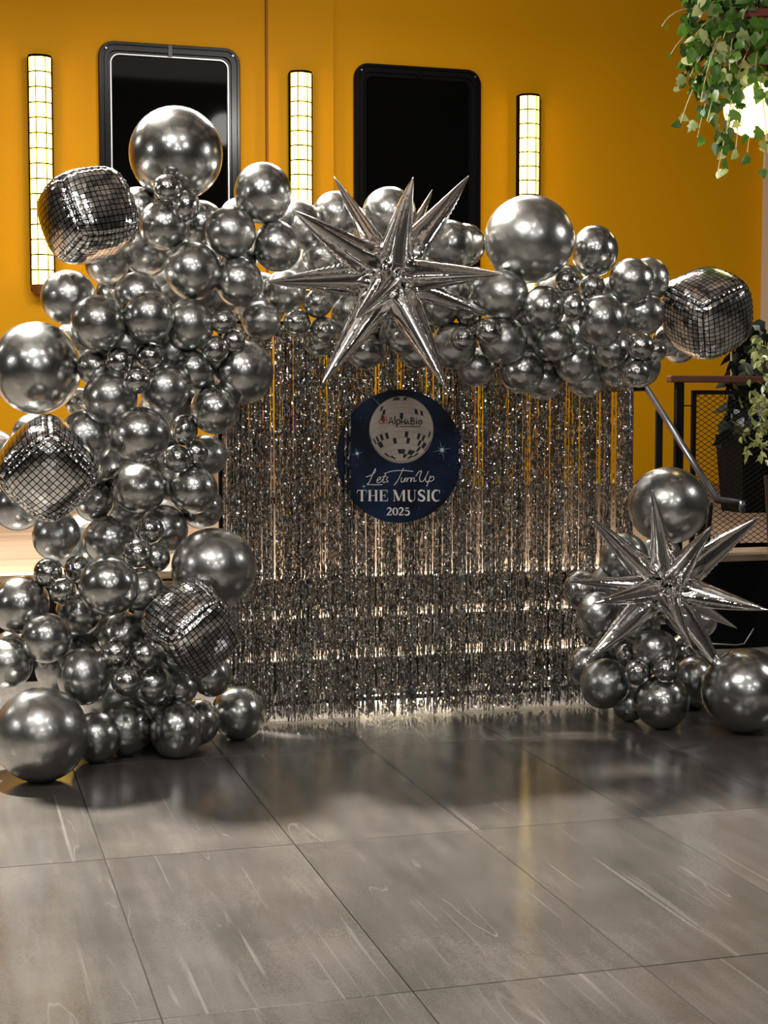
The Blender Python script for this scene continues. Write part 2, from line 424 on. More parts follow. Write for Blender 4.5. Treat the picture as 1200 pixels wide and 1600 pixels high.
# shallow pier carrying the middle lamp
pl, pr = U(417, 100, 18.0).x, U(521, 100, 17.93).x
b = MB(); b.box((pl, WALL - .07, SZ), (pr, WALL - .001, CEIL))
b.build('pier', M_amber, wb)
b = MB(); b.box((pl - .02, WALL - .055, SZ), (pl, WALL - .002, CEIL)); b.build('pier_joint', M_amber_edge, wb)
b = MB(); b.box((uR, WALL - .25, -.1), (12, WALL + .25, CEIL)); tag(b.build('wall_right', M_white, rz=YAW), 'pale wall section beside the amber wall', 'wall', kind='structure')
b = MB(); b.box((-12.2, -9, -.1), (-12, WALL, CEIL)); tag(b.build('wall_left', M_darkwall, rz=YAW), 'dark side wall of the hall, left', 'wall', kind='structure')
b = MB(); b.box((12, -9, -.1), (12.2, WALL, CEIL)); tag(b.build('wall_east', M_darkwall, rz=YAW), 'dark side wall of the hall, right', 'wall', kind='structure')
b = MB(); b.box((-12, -9.2, -.1), (12, -9, CEIL)); tag(b.build('wall_front', M_darkwall, rz=YAW), 'dark wall behind the camera', 'wall', kind='structure')
b = MB(); b.box((-12.2, -9.2, CEIL), (12.2, WALL + .3, CEIL + .1))
ceil = tag(b.build('ceiling', M_ceil, rz=YAW), 'dark hall ceiling with black beams and boards', 'ceiling', kind='structure')
b = MB(); b.box((-.12, -9, CEIL - .35), (.12, WALL, CEIL)); bm_me = b.mesh('beam', M_beam)
for k in range(7):
    t = link('beam', bm_me, ceil); t.location = (-9 + k * 3, 0, 0)
b = MB(); b.box((-1.0, -.5, CEIL - .16), (1.0, .5, CEIL - .10)); pn_me = b.mesh('ceiling_board', M_white)
for k in range(6):
    for q in range(7):
        t = link('ceiling_board', pn_me, ceil); t.location = (-7.5 + k * 3, -6 + q * 3.2, 0)

# ------------------------------------------------------------------ stage: planks, fascia, steps
stage = empty('stage', 'low stage with pale wooden deck and black front below the amber wall', 'stage', uv2w(0, STG, 0), YAW)
b = MB(); b.box((-9, .03, 0), (9, WALL - STG - .02, SZ - .03)); b.build('fascia', M_fascia, stage)
b = MB(); b.cbox((-9, 0, SZ - .05), (9, .06, SZ + .001), .008); b.build('edge_nosing', M_step, stage)
PWD = .19
b = MB(); b.cbox((-4.5, .002, SZ - .03), (4.5, PWD - .002, SZ), .003); pk = b.mesh('plank', M_wood)
n = int((WALL - STG - .06) / PWD)
for k in range(n):
    for s in (-1, 1):
        t = link('plank', pk, stage); t.location = (s * 4.5, .06 + k * PWD, 0)
b = MB(); b.box((-9, .022, SZ - .085), (-2.6, .03, SZ - .073)); b.box((2.6, .022, SZ - .085), (3.2, .03, SZ - .078)); b.build('light_strip', M_led, stage)

suL, suR = U(338, 950, 8.3).x, U(1010, 950, 8.3).x
steps = empty('stage_steps', 'three shallow pale steps with glowing light strips behind the foil curtain', 'steps', uv2w((suL + suR) / 2, 8.2 * math.cos(YAW), 0), YAW)
hw = (suR - suL) / 2
for k, (d0, z) in enumerate([(8.2, .2), (8.37, .4), (8.54, .6)]):
    y0 = (d0 - 8.2) * math.cos(YAW); y1 = (8.92 - 8.2) * math.cos(YAW)
    b = MB(); b.cbox((-hw, y0, z - .035), (hw, y1, z), .006); st = b.build('step', M_step, steps)
    b = MB(); b.box((-hw + .01, y0 + .03, z - .2), (hw - .01, y1, z - .035)); b.build('riser', M_fascia, steps)
    b = MB(); b.box((-hw + .02, y0 - .006, z - .024), (hw - .02, y0 - .0005, z - .010)); b.build('light_strip', M_led, st)

# pale low partition on the stage, seen through the curtain
a0, a1 = U(335, 700, 15.0), U(695, 700, 15.0)
pz = U(500, 672, 15.0).z
part = empty('low_partition', 'low pale wooden partition on the stage, seen through the curtain', 'partition', uv2w((a0.x + a1.x) / 2, a0.y, SZ), YAW)
w2 = (a1.x - a0.x) / 2
for k in range(4):
    b = MB(); b.cbox((-w2 + k * w2 / 2 + .004, 0, .06), (-w2 + (k + 1) * w2 / 2 - .004, .03, pz - SZ - .03), .005); b.build('panel', M_panel, part)
b = MB(); b.cbox((-w2, -.03, pz - SZ - .03), (w2, .09, pz - SZ), .005); b.build('top_rail', M_panel, part)
b = MB(); b.box((-w2, .0, 0), (w2, .05, .06)); b.build('plinth', M_black, part)

# ------------------------------------------------------------------ wall openings with black frames
def rrect(w, h, r, n=6):
    pts = []
    for (cx, cz, a) in ((w / 2 - r, h / 2 - r, 0), (-w / 2 + r, h / 2 - r, 90), (-w / 2 + r, -h / 2 + r, 180), (w / 2 - r, -h / 2 + r, 270)):
        for k in range(n + 1):
            t = R_(a + 90 * k / n); pts.append((cx + r * math.cos(t), cz + r * math.sin(t)))
    return pts


def ring(b, specs, mi=0):            # specs: list of (w, h, r, y) loops joined in order
    loops = [[(x, y, z) for x, z in rrect(w, h, r)] for (w, h, r, y) in specs]
    n = len(loops[0]); vs = [p for l in loops for p in l]
    fs = [(i * n + k, i * n + (k + 1) % n, (i + 1) * n + (k + 1) % n, (i + 1) * n + k) for i in range(len(loops) - 1) for k in range(n)]
    b.add(vs, fs, mi)


def opening(name, tl, tr, ybot, label, bright):
    A, B = U(*tl, 17.95), U(*tr, 17.95)
    w = B.x - A.x; zt = (A.z + B.z) / 2; zb = U(tl[0], ybot, 17.95).z; h = zt - zb
    e = empty(name, label, 'window', uv2w((A.x + B.x) / 2, WALL, (zt + zb) / 2), YAW, kind='structure')
    b = MB(); fw = .15
    ring(b, [(w, h, .17, 0), (w, h, .17, -.05), (w - .02, h - .02, .16, -.065), (w - .07, h - .07, .14, -.065), (w - .08, h - .08, .135, -.045),
             (w - .12, h - .12, .12, -.045), (w - .13, h - .13, .115, -.07), (w - .20, h - .20, .10, -.07), (w - .21, h - .21, .10, -.04),
             (w - .25, h - .25, .10, -.04), (w - .26, h - .26, .10, -.03)])
    b.build('frame', M_blackgloss, e, smooth=False)
    b = MB(); ring(b, [(w - .255, h - .255, .10, -.03), (w - .258, h - .258, .10, -.046), (w - .285, h - .285, .09, -.046), (w - .30, h - .30, .085, -.012)])
    o = b.build('inner_bead', M_silver if bright else M_blackgloss, e); o['label'] = 'bright metal inner bead' if bright else 'black inner bead'
    b = MB(); pts = [(x, -.014, z) for x, z in rrect(w - .29, h - .29, .09)]; b.add(pts, [tuple(range(len(pts)))]); b.build('glass', M_glass, e)
    b = MB(); b.box((-.02, -.074, h / 2 - .135), (.02, -.03, h / 2 - .012)); b.build('joint_strip', M_steelbar if bright else M_black, e)
    for s in (-1, 1):
        b = MB(); b.tube([(s * (w / 2 - .085), -.066, h / 2 - .085), (s * (w / 2 - .085), -.076, h / 2 - .085)], .011, 8); b.build('screw', M_silver, e)
    return e
opening('window_1', (153, 60), (375, 79), 425, 'black framed dark window with bright inner bead behind the largest top balloon', True)
opening('window_2', (553, 95), (752, 112), 440, 'black framed dark window above the upper silver starburst', False)

# ------------------------------------------------------------------ wall lamps
def wall_lamp(xc, yt, yb, wpx, label, D0=17.9):
    A = U(xc, yt, D0); B = U(xc, yb, D0); w = wpx / F * Dplane(xc, 300, D0) / math.cos(YAW) * .97
    h = A.z - B.z; rr = w / 2
    e = empty('wall_lamp', label, 'lamp', uv2w(A.x, A.y, B.z), YAW, group='tall glowing wall lamps on the amber wall')
    n = 14
    def arc(r, z): return [(-r * math.cos(math.pi * k / n), -r * math.sin(math.pi * k / n) * .8, z) for k in range(n + 1)]
    b = MB(); vs = arc(rr, 0) + arc(rr, h); b.add(vs, [(k, k + 1, n + 2 + k, n + 1 + k) for k in range(n)])
    b.add(arc(rr, h), [tuple(range(n + 1))]); b.build('diffuser', M_lamp, e, smooth=True)
    b = MB()                         # leading: rings and uprights
    m = int(round(h / .165))
    for i in range(m + 1):
        b.tube(arc(rr + .006, h * i / m), .0075, 5)
    for k in (0, 5, 9, 14):
        p = arc(rr + .006, 0)[k]; b.tube([p, (p[0], p[1], h)], .006 if 0 < k < 14 else .012, 6)
    b.build('leading', M_lead, e)
    for nm, z0, z1, mm in (('top_cap', h, h + .02, M_lead), ('base_cap', -.10, 0, M_brass)):
        b = MB(); q = rr * 1.06 if nm == 'top_cap' else rr * 1.12
        lo, hi = arc(q * (.75 if z0 < 0 else 1), z0), arc(q, z1)
        b.add(lo + hi, [(k, k + 1, n + 2 + k, n + 1 + k) for k in range(n)] + [tuple(range(n + 1)), tuple(range(n + 1, 2 * n + 2)), (0, n, 2 * n + 1, n + 1)]); b.build(nm, mm, e)
    b = MB(); b.box((-rr * 1.05, 0, -.05), (rr * 1.05, WALL - A.y, h + .02)); b.build('back_plate', M_lead, e)
    return e
wall_lamp(62, 90, 446, 33, 'leftmost tall glowing lamp, behind the highest disco print balloon')
wall_lamp(470, 115, 455, 32, 'tall glowing lamp on the shallow pier between the two dark windows', 17.83)
wall_lamp(827, 151, 480, 31, 'tall glowing lamp directly above the big balloon right of the starburst')

# ------------------------------------------------------------------ backdrop stand and foil curtain
CUR = 7.43
stand = empty('backdrop_stand', 'black tube stand carrying the silver foil curtain', 'stand', uv2w(0, (CUR + .05) * math.cos(YAW), 0), YAW)
pL, pR = U(346, 800, CUR + .05).x, U(984, 800, CUR + .05).x
zt = U(600, 508, CUR).z
for nm, x in (('post', pL), ('post', U(372, 800, CUR + .05).x), ('post', pR)):
    b = MB(); b.tube([(x, 0, .0), (x, 0, zt)], .014, 12); b.build(nm, M_steelbar if x == pR else M_black, stand, smooth=True)
b = MB(); b.tube([(pL, 0, zt), (pR, 0, zt)], .014, 12); b.build('top_bar', M_black, stand, smooth=True)
b = MB(); b.tube([(pL, 0, .085), (pR, 0, .085)], .013, 12); b.build('lower_bar', M_black, stand, smooth=True)
for x in (pL, pR):
    b = MB(); b.cbox((x - .03, -.20, 0), (x + .03, .30, .012), .003); b.build('foot', M_black, stand)

curtain = empty('foil_curtain', 'shimmering silver tinsel foil curtain hanging in the arch', 'curtain', uv2w(0, CUR * math.cos(YAW), 0), YAW)
rc = np.random.RandomState(7)
def strands(us, y0, zbs, ztop, w, seg, ysp=.012):
    V = []; Fc = []; off = 0
    for u_, zb_ in zip(us, zbs):
        m = int((ztop - zb_) / seg)
        z = np.linspace(ztop, zb_, m + 1)
        z[1:-1] += rc.uniform(-.35, .35, m - 1) * seg
        ang = rc.uniform(-.8, .8) + np.cumsum(rc.normal(0, .12, m + 1)) + rc.normal(0, .62, m + 1)
        yc = y0 + rc.uniform(-ysp, ysp) + rc.normal(0, .0011, m + 1)
        xc = u_ + np.cumsum(rc.normal(0, .0005, m + 1)) * .6
        hw_ = w * rc.uniform(.7, 1.2) / 2
        a = np.stack([xc - hw_ * np.cos(ang), yc - hw_ * np.sin(ang), z], 1)
        c = np.stack([xc + hw_ * np.cos(ang), yc + hw_ * np.sin(ang), z + rc.normal(0, .0015, m + 1)], 1)
        V.append(np.stack([a, c], 1).reshape(-1, 3))
        k = np.arange(m) * 2 + off
        Fc.append(np.stack([k, k + 1, k + 3, k + 2], 1)); off += 2 * (m + 1)
    V = np.concatenate(V).astype(np.float32); Fc = np.concatenate(Fc).astype(np.int32)
    me = bpy.data.meshes.new('strand')
    me.vertices.add(len(V)); me.vertices.foreach_set('co', V.ravel())
    me.loops.add(Fc.size); me.loops.foreach_set('vertex_index', Fc.ravel())
    me.polygons.add(len(Fc)); me.polygons.foreach_set('loop_start', np.arange(len(Fc), dtype=np.int32) * 4)
    me.materials.append(M_tinsel); me.update(calc_edges=True); me.validate()
    return me
cl, crr = U(350, 900, CUR).x, U(983, 900, CUR).x
ztop = zt - .005
def upos(n, seed, dens):
    rr = np.random.RandomState(seed); out = []
    while len(out) < n:
        u_ = rr.uniform(cl, crr)
        t = (u_ - cl) / (crr - cl)
        if rr.rand() < dens(t): out.append(u_)
    return np.array(out)
GAPS = [((x - 355) / 628, h) for x, h in ((411, .0025), (444, .002), (455, .002), (487, .002), (583, .002), (693, .002), (737, .0015), (784, .0025), (798, .0025), (833, .002), (851, .003), (876, .002), (904, .0025), (931, .004), (954, .0035), (430, .002), (622, .004), (640, .003))]
def dens1(t):
    for g, h in GAPS:
        if abs(t - g) < (h if g > .78 else h * .55): return .06
    return .6 + .4 * math.sin(t * 43 + 1.3 * math.sin(t * 17)) ** 2
for nm, n, y0, w, sg, zr, seed in (('back_strands', 620, .012, .0085, .012, (.015, .07), 1), ('front_strands', 520, -.016, .0070, .011, (.004, .05), 2)):
    us = upos(n, seed, dens1)
    me = strands(us, y0, rc.uniform(zr[0], zr[1], n), ztop, w, sg)
    o = link(nm, me, curtain); o['kind'] = 'stuff'
b = MB(); b.box((cl, -.02, ztop - .03), (crr, .016, ztop)); b.build('header_band', M_foil, curtain)

# ------------------------------------------------------------------ round sign
SD = CUR - .055
sc_ = PP(625, 713, SD)
def SU(x, y):                      # pixel -> sign-local (x, z)
    p = U(x, y, SD); c = to_uv(sc_); return (p.x - c.x, p.z - c.z)
sign = empty('round_sign', 'round navy sign with disco ball print and white lettering on the curtain', 'sign', sc_, YAW)
SR = (SU(723, 713)[0] - SU(527, 713)[0]) / 2
M_sign = mat('navy_print', (.006, .010, .035), .3)
nt = M_sign.node_tree; bs = nt.nodes['Principled BSDF']; L = nt.links.new
n1 = nt.nodes.new('ShaderNodeTexNoise'); n1.inputs['Scale'].default_value = 5; n1.inputs['Detail'].default_value = 5; L(nt.nodes['Texture Coordinate'].outputs['Object'], n1.inputs['Vector'])
cr = nt.nodes.new('ShaderNodeValToRGB'); L(n1.outputs['Fac'], cr.inputs[0]); e = cr.color_ramp.elements
e[0].position = .42; e[0].color = (.002, .004, .016, 1); e[1].position = .8; e[1].color = (.010, .035, .095, 1)
L(cr.outputs[0], bs.inputs['Base Color'])
b = MB(); n = 72
vs = [(SR * math.cos(2 * math.pi * k / n), y, SR * 1.02 * math.sin(2 * math.pi * k / n)) for y in (-.004, .004) for k in range(n)]
b.add(vs, [tuple(range(n)), tuple(reversed(range(n, 2 * n)))] + [(k, (k + 1) % n, n + (k + 1) % n, n + k) for k in range(n)])
b.build('board', M_sign, sign)
M_ink = mat('white_ink', (.85, .80, .75), .4); M_cream = mat('ball_print', (.50, .43, .37), .4, noise=(14, .3)); M_inkd = mat('black_ink', (.01, .01, .012), .4)
M_red = mat('red_ink', (.45, .01, .015), .4); M_glow = mat('pale_blue_ink', (.12, .30, .42), .4); M_cream2 = mat('ball_print_dim', (.33, .28, .24), .4); M_bluehaze = mat('blue_ink', (.012, .055, .12), .4)
# printed ball
bc = SU(627, 671.5); br = abs(SU(677, 671)[0] - SU(627, 671)[0])
b = MB(); vs = [(bc[0] + br * math.cos(2 * math.pi * k / 64), -.0050, bc[1] + br * math.sin(2 * math.pi * k / 64)) for k in range(64)]
b.add(vs, [tuple(range(64))], 1)
rs = random.Random(11)
for i in range(16):
    la0, la1 = R_(-88 + i * 11), R_(-88 + (i + 1) * 11 - .9)
    nlon = max(5, int(30 * math.cos((la0 + la1) / 2)))
    for k in range(nlon):
        lo0 = R_(-90 + 180 * k / nlon); lo1 = R_(-90 + 180 * (k + .95) / nlon)
        q = []
        for la, lo in ((la0, lo0), (la0, lo1), (la1, lo1), (la1, lo0)):
            X = math.cos(la) * math.sin(lo); Z = math.sin(la) * math.cos(.35) + math.cos(la) * math.cos(lo) * math.sin(.35)
            Yv = math.cos(la) * math.cos(lo) * math.cos(.35) - math.sin(la) * math.sin(.35)
            if Yv < .02: q = None; break
            q.append((bc[0] + X * br * .985, -.0055, bc[1] + Z * br * .985))
        if q:
            Zc = sum(p[2] for p in q) / 4 - bc[1]
            inband = -.02 < Zc < .052
            pd = .0 if inband else (.22 if Zc < 0 else .09)
            b.add(q, [(0, 1, 2, 3)], 2 if rs.random() < pd else 0)
b.build('ball_print', [M_cream, M_cream2, M_inkd], sign)


def stroke(b, pts, w, y=-.0065, mi=0):
    pts = [Vector((p[0], p[1])) for p in pts]; ws = w if isinstance(w, (list, tuple)) else [w] * len(pts)
    vs = []
    for i, p in enumerate(pts):
        d = (pts[min(i + 1, len(pts) - 1)] - pts[max(i - 1, 0)]).normalized(); nrm = Vector((-d.y, d.x))
        for s in (1, -1):
            q = p + nrm * s * ws[i] / 2; vs.append(q)
    W = [SU(q.x, q.y) for q in vs]
    b.add([(x, y, z) for x, z in W], [(2 * i, 2 * i + 1, 2 * i + 3, 2 * i + 2) for i in range(len(pts) - 1)], mi)


def smoothp(pts, n=6):               # Catmull-Rom through pixel points
    out = []; q = [pts[0]] + list(pts) + [pts[-1]]
    for i in range(1, len(q) - 2):
        for k in range(n):
            t = k / n; a, b_, c, d = [Vector(q[j]) for j in (i - 1, i, i + 1, i + 2)]
            out.append(.5 * ((2 * b_) + (c - a) * t + (2 * a - 5 * b_ + 4 * c - d) * t * t + (3 * b_ - a - 3 * c + d) * t ** 3))
    out.append(Vector(pts[-1])); return [(p.x, p.y) for p in out]

# didone capitals: origin at left of baseline, unit = cap height
def arcp(cx, cy, rx, ry, a0, a1, n=12): return [(cx + rx * math.cos(R_(a0 + (a1 - a0) * k / n)), cy + ry * math.sin(R_(a0 + (a1 - a0) * k / n))) for k in range(n + 1)]
TH, TN = .19, .045
def taper(n, a, c): return [a + (c - a) * math.sin(math.pi * k / (n - 1)) for k in range(n)]
def G(ch):
    if ch == 'T': return [([(.42, 0), (.42, 1)], TH), ([(.05, .97), (.80, .97)], .06), ([(.06, 1), (.02, .74)], TN), ([(.79, 1), (.83, .74)], TN), ([(.27, .02), (.57, .02)], TN)], .88
    if ch == 'H': return [([(.20, 0), (.20, 1)], TH), ([(.72, 0), (.72, 1)], TH), ([(.2, .5), (.72, .5)], TN), ([(.06, .98), (.34, .98)], TN), ([(.58, .98), (.86, .98)], TN), ([(.06, .02), (.34, .02)], TN), ([(.58, .02), (.86, .02)], TN)], .94
    if ch == 'E': return [([(.20, 0), (.20, 1)], TH), ([(.06, .975), (.72, .975)], .05), ([(.2, .5), (.52, .5)], TN), ([(.52, .64), (.52, .36)], TN), ([(.06, .025), (.74, .025)], .05), ([(.71, 1), (.71, .74)], TN), ([(.73, 0), (.75, .28)], TN)], .84
    if ch == 'M': return [([(.13, 0), (.13, 1)], TN), ([(.16, 1), (.52, .05)], TH), ([(.52, .05), (.86, 1)], TN), ([(.93, 0), (.93, 1)], TH), ([(.02, .02), (.24, .02)], TN), ([(.0, .98), (.2, .98)], TN), ([(.84, .02), (1.05, .02)], TN), ([(.84, .98), (1.05, .98)], TN)], 1.14
    if ch == 'U': return [([(.20, 1), (.20, .3)] + arcp(.44, .3, .24, .3, 180, 270)[1:], TH * .9), (arcp(.44, .3, .26, .29, 270, 360) + [(.70, 1)], TN), ([(.06, .98), (.34, .98)], TN), ([(.6, .98), (.82, .98)], TN)], .90
    if ch == 'S':
        p = smoothp([(.60, .78), (.48, .96), (.30, .96), (.14, .80), (.22, .60), (.50, .42), (.60, .24), (.46, .05), (.26, .04), (.10, .24)], 4)
        return [(p, taper(len(p), .05, .20)), ([(.61, 1), (.61, .72)], TN), ([(.09, .0), (.09, .3)], TN)], .74
    if ch == 'I': return [([(.20, 0), (.20, 1)], TH), ([(.06, .98), (.34, .98)], TN), ([(.06, .02), (.34, .02)], TN)], .42
    if ch == 'C':
        p = arcp(.46, .5, .34, .48, 50, 310, 20); return [(p, taper(len(p), .04, .2)), ([(.70, 1), (.70, .70)], TN)], .80
    if ch == '2':
        p = smoothp([(.08, .76), (.2, .95), (.40, .95), (.50, .74), (.38, .46), (.18, .22), (.06, .06)], 4)
        return [(p, [.07 + .12 * math.sin(math.pi * min(1, k / (len(p) - 1) * 1.1)) for k in range(len(p))]), ([(.05, .06), (.54, .06)], .13), ([(.53, .0), (.56, .24)], TN)], .64
    if ch == '0':
        p = arcp(.32, .5, .23, .47, 90, 450, 24); return [(p, [.05 + .14 * abs(math.cos(R_(90 + 360 * k / 24))) for k in range(25)])], .64
    if ch == '5':
        p = smoothp([(.16, .52), (.34, .62), (.50, .46), (.50, .20), (.34, .03), (.14, .06), (.08, .2)], 4)
        return [([(.14, .52), (.16, .96)], TN), ([(.15, .93), (.50, .93)], .12), (p, taper(len(p), .05, .19))], .62
    return [], .42


def word(b, s, x0, x1, yb, cap, mi=0):
    tot = sum(G(c)[1] for c in s); sx = (x1 - x0) / tot; x = x0
    for c in s:
        st, adv = G(c)
        for pts, w in st:
            ww = [q * (sx * .55 + cap * .45) for q in w] if isinstance(w, list) else w * (sx * .55 + cap * .45)
            stroke(b, [(x + p[0] * sx, yb - p[1] * cap) for p in pts], ww, mi=mi)
        x += adv * sx
b = MB(); word(b, 'THE', 557, 607, 783, 17.5); word(b, 'MUSIC', 613, 688, 783, 17.5); word(b, '2025', 603, 640, 805, 12); b.build('lettering', M_ink, sign, fix=False)
b = MB()
for pts in ([(571, 745), (578, 743), (585, 738), (586, 732), (583, 738), (577, 752), (573, 757), (577, 757), (586, 757.5), (597, 757)],
            [(589, 751), (594, 748), (593, 745), (589, 749), (589, 754), (594, 753), (598, 748)],
            [(602, 740), (598, 750), (599, 754), (602, 752)], [(596, 745), (604, 744)], [(606, 745), (603, 749), (606, 752), (603, 754)],
            [(600, 740), (612, 736), (630, 735), (645, 736.5)], [(630, 731), (626, 740), (620, 752), (615, 758)],
            [(627, 746), (626, 752), (629, 753), (633, 746), (632, 753)], [(636, 746), (635, 753), (637, 748), (641, 746)], [(642, 746), (641, 753), (644, 747), (647, 747), (646, 752), (650, 751)],
            [(649, 744), (654, 737), (658, 736), (655, 746), (656, 752), (661, 751), (667, 741), (669, 736), (664, 748), (666, 753), (669, 751)],
            [(672, 743), (669, 752), (666, 760)], [(671, 747), (676, 744), (677, 749), (672, 752), (670, 751)]):
    stroke(b, smoothp(pts, 4), 1.15)
b.build('script_lettering', M_ink, sign, fix=False)
# ball lettering
b = MB()
for pts in ([(606.5, 663), (610.5, 652), (614, 663)], [(608, 659.5), (613, 659.5)], [(616.5, 650), (616.5, 663)], [(619.5, 656), (619.5, 668)],
            [(619.5, 657), (623, 655.5), (624.5, 659), (622.5, 662.5), (619.7, 662)], [(626.5, 652), (626.5, 663)], [(632, 655), (632, 663)], [(626.5, 659), (632, 659)],
            [(633.5, 663), (636, 656), (638.5, 663)], [(634.5, 660.5), (637.8, 660.5)], [(641.5, 652.5), (641.5, 663)], [(641.5, 652.8), (645.5, 653.5), (645, 657), (641.7, 657.5)],
            [(641.5, 657.5), (647, 658.5), (646.5, 662.3), (641.5, 662.8)], [(650, 657), (650, 663)], [(650, 653), (650, 654.4)],
            [(656, 656.5), (653.3, 659), (654, 662.3), (656.5, 662.8), (658.8, 660.5), (658, 657.4), (656, 656.5)]):
    stroke(b, pts, 1.9)
stroke(b, [(623, 666.6), (656, 666.6)], 1.2)
b.build('ball_lettering', M_inkd, sign, fix=False)
b = MB()
stroke(b, arcp(595, 658, 3.4, 4, 0, 360, 14), 1.2); stroke(b, [(598.5, 662), (600.5, 650.5)], 1.3); stroke(b, arcp(602, 653.5, 2, 2.2, 0, 360, 10), 1.1); stroke(b, arcp(602, 659, 2.4, 2.8, 0, 360, 10), 1.1)
b.build('red_emblem', M_red, sign, fix=False)
b = MB()
for (x, y, s) in ((557.5, 708.5, 10), (690, 703, 15), (568, 760, 5)):
    for k in range(8):
        a = R_(22.5 + 45 * k + 10); l = s * (1 if k % 2 else .6)
        stroke(b, [(x, y), (x + l * math.cos(a), y + l * math.sin(a))], [s * .16, .1], y=-.0060, mi=0)
    stroke(b, [(x - s * .17, y), (x + s * .17, y)], s * .34, y=-.0067, mi=1)
rs = random.Random(5)
for k in range(40):
    a = rs.uniform(0, 6.28); r = rs.uniform(60, 96); x, y = 625 + r * math.cos(a), 713 + r * math.sin(a)
    stroke(b, [(x - .5, y), (x + .5, y)], 1, y=-.006, mi=0)
stroke(b, [(580, 619), (594, 634)], [.2, 1.2], y=-.006, mi=0)
b.build('printed_sparkles', [M_glow, M_ink], sign, fix=False)
# strands hanging in front of the sign's left and right edges
us = [U(x, 700, CUR).x for x in (534, 536, 537.5, 539, 540.5, 710, 711.5, 713, 714.5, 716)]
me = strands(us, -.075, rc.uniform(.3, .5, len(us)), ztop, .007, .011, ysp=.002)
o = link('overlapping_strands', me, curtain); o['kind'] = 'stuff'

# added light bar that makes the floor glow behind the curtain foot
lp = to_uv(PP(632, 1098, 7.95)); lp.z = 0
fl = empty('floor_glow_bar', 'added light bar for the floor glow behind the curtain foot', 'lamp', uv2w(lp.x, lp.y, 0), YAW)
b = MB(); b.cbox((-.26, -.02, 0), (.26, .03, .022), .003); b.build('housing', M_black, fl)
b = MB(); b.box((-.25, -.026, .004), (.25, -.0205, .018)); b.build('lens', mat('glow_bar_face', (1, .9, .7), .4, emit=(1, .85, .6), estr=110), fl)

# ------------------------------------------------------------------ balloons
# unit balloon: near round, drawn in to a tied neck at +Y
def balloon_mesh(name, m, ns=36, nr=26, sharp=1.0):
    prof = []
    for i in range(nr + 1):
        t = math.pi * i / nr; y = -math.cos(t); r = math.sin(t) * (1 - .05 * max(0, y) ** 2)
        if y > 0: y = y * (1 + .07 * y ** 3)
        prof.append((r, y))
    prof = prof[:-1] + [(.045, 1.09), (.03, 1.13), (.045, 1.16), (.07, 1.21), (.055, 1.21), (.001, 1.17)]
    b = MB()
    vs = [(0, prof[0][1], 0)] + [(r * math.cos(2 * math.pi * k / ns), y, r * math.sin(2 * math.pi * k / ns)) for r, y in prof[1:] for k in range(ns)]
    fs = [(0, 1 + (k + 1) % ns, 1 + k) for k in range(ns)]
    for i in range(len(prof) - 2):
        for k in range(ns):
            a = 1 + i * ns; c = a + ns; k2 = (k + 1) % ns
            fs.append((a + k, a + k2, c + k2, c + k))
    b.add(vs, fs)
    me = b.mesh(name, m, True)
    import bmesh
    bm = bmesh.new(); bm.from_mesh(me); bmesh.ops.recalc_face_normals(bm, faces=bm.faces); bm.to_mesh(me); bm.free()
    return me
BM = balloon_mesh('balloon', M_chrome); BMS = balloon_mesh('balloon_small', M_chrome_s)

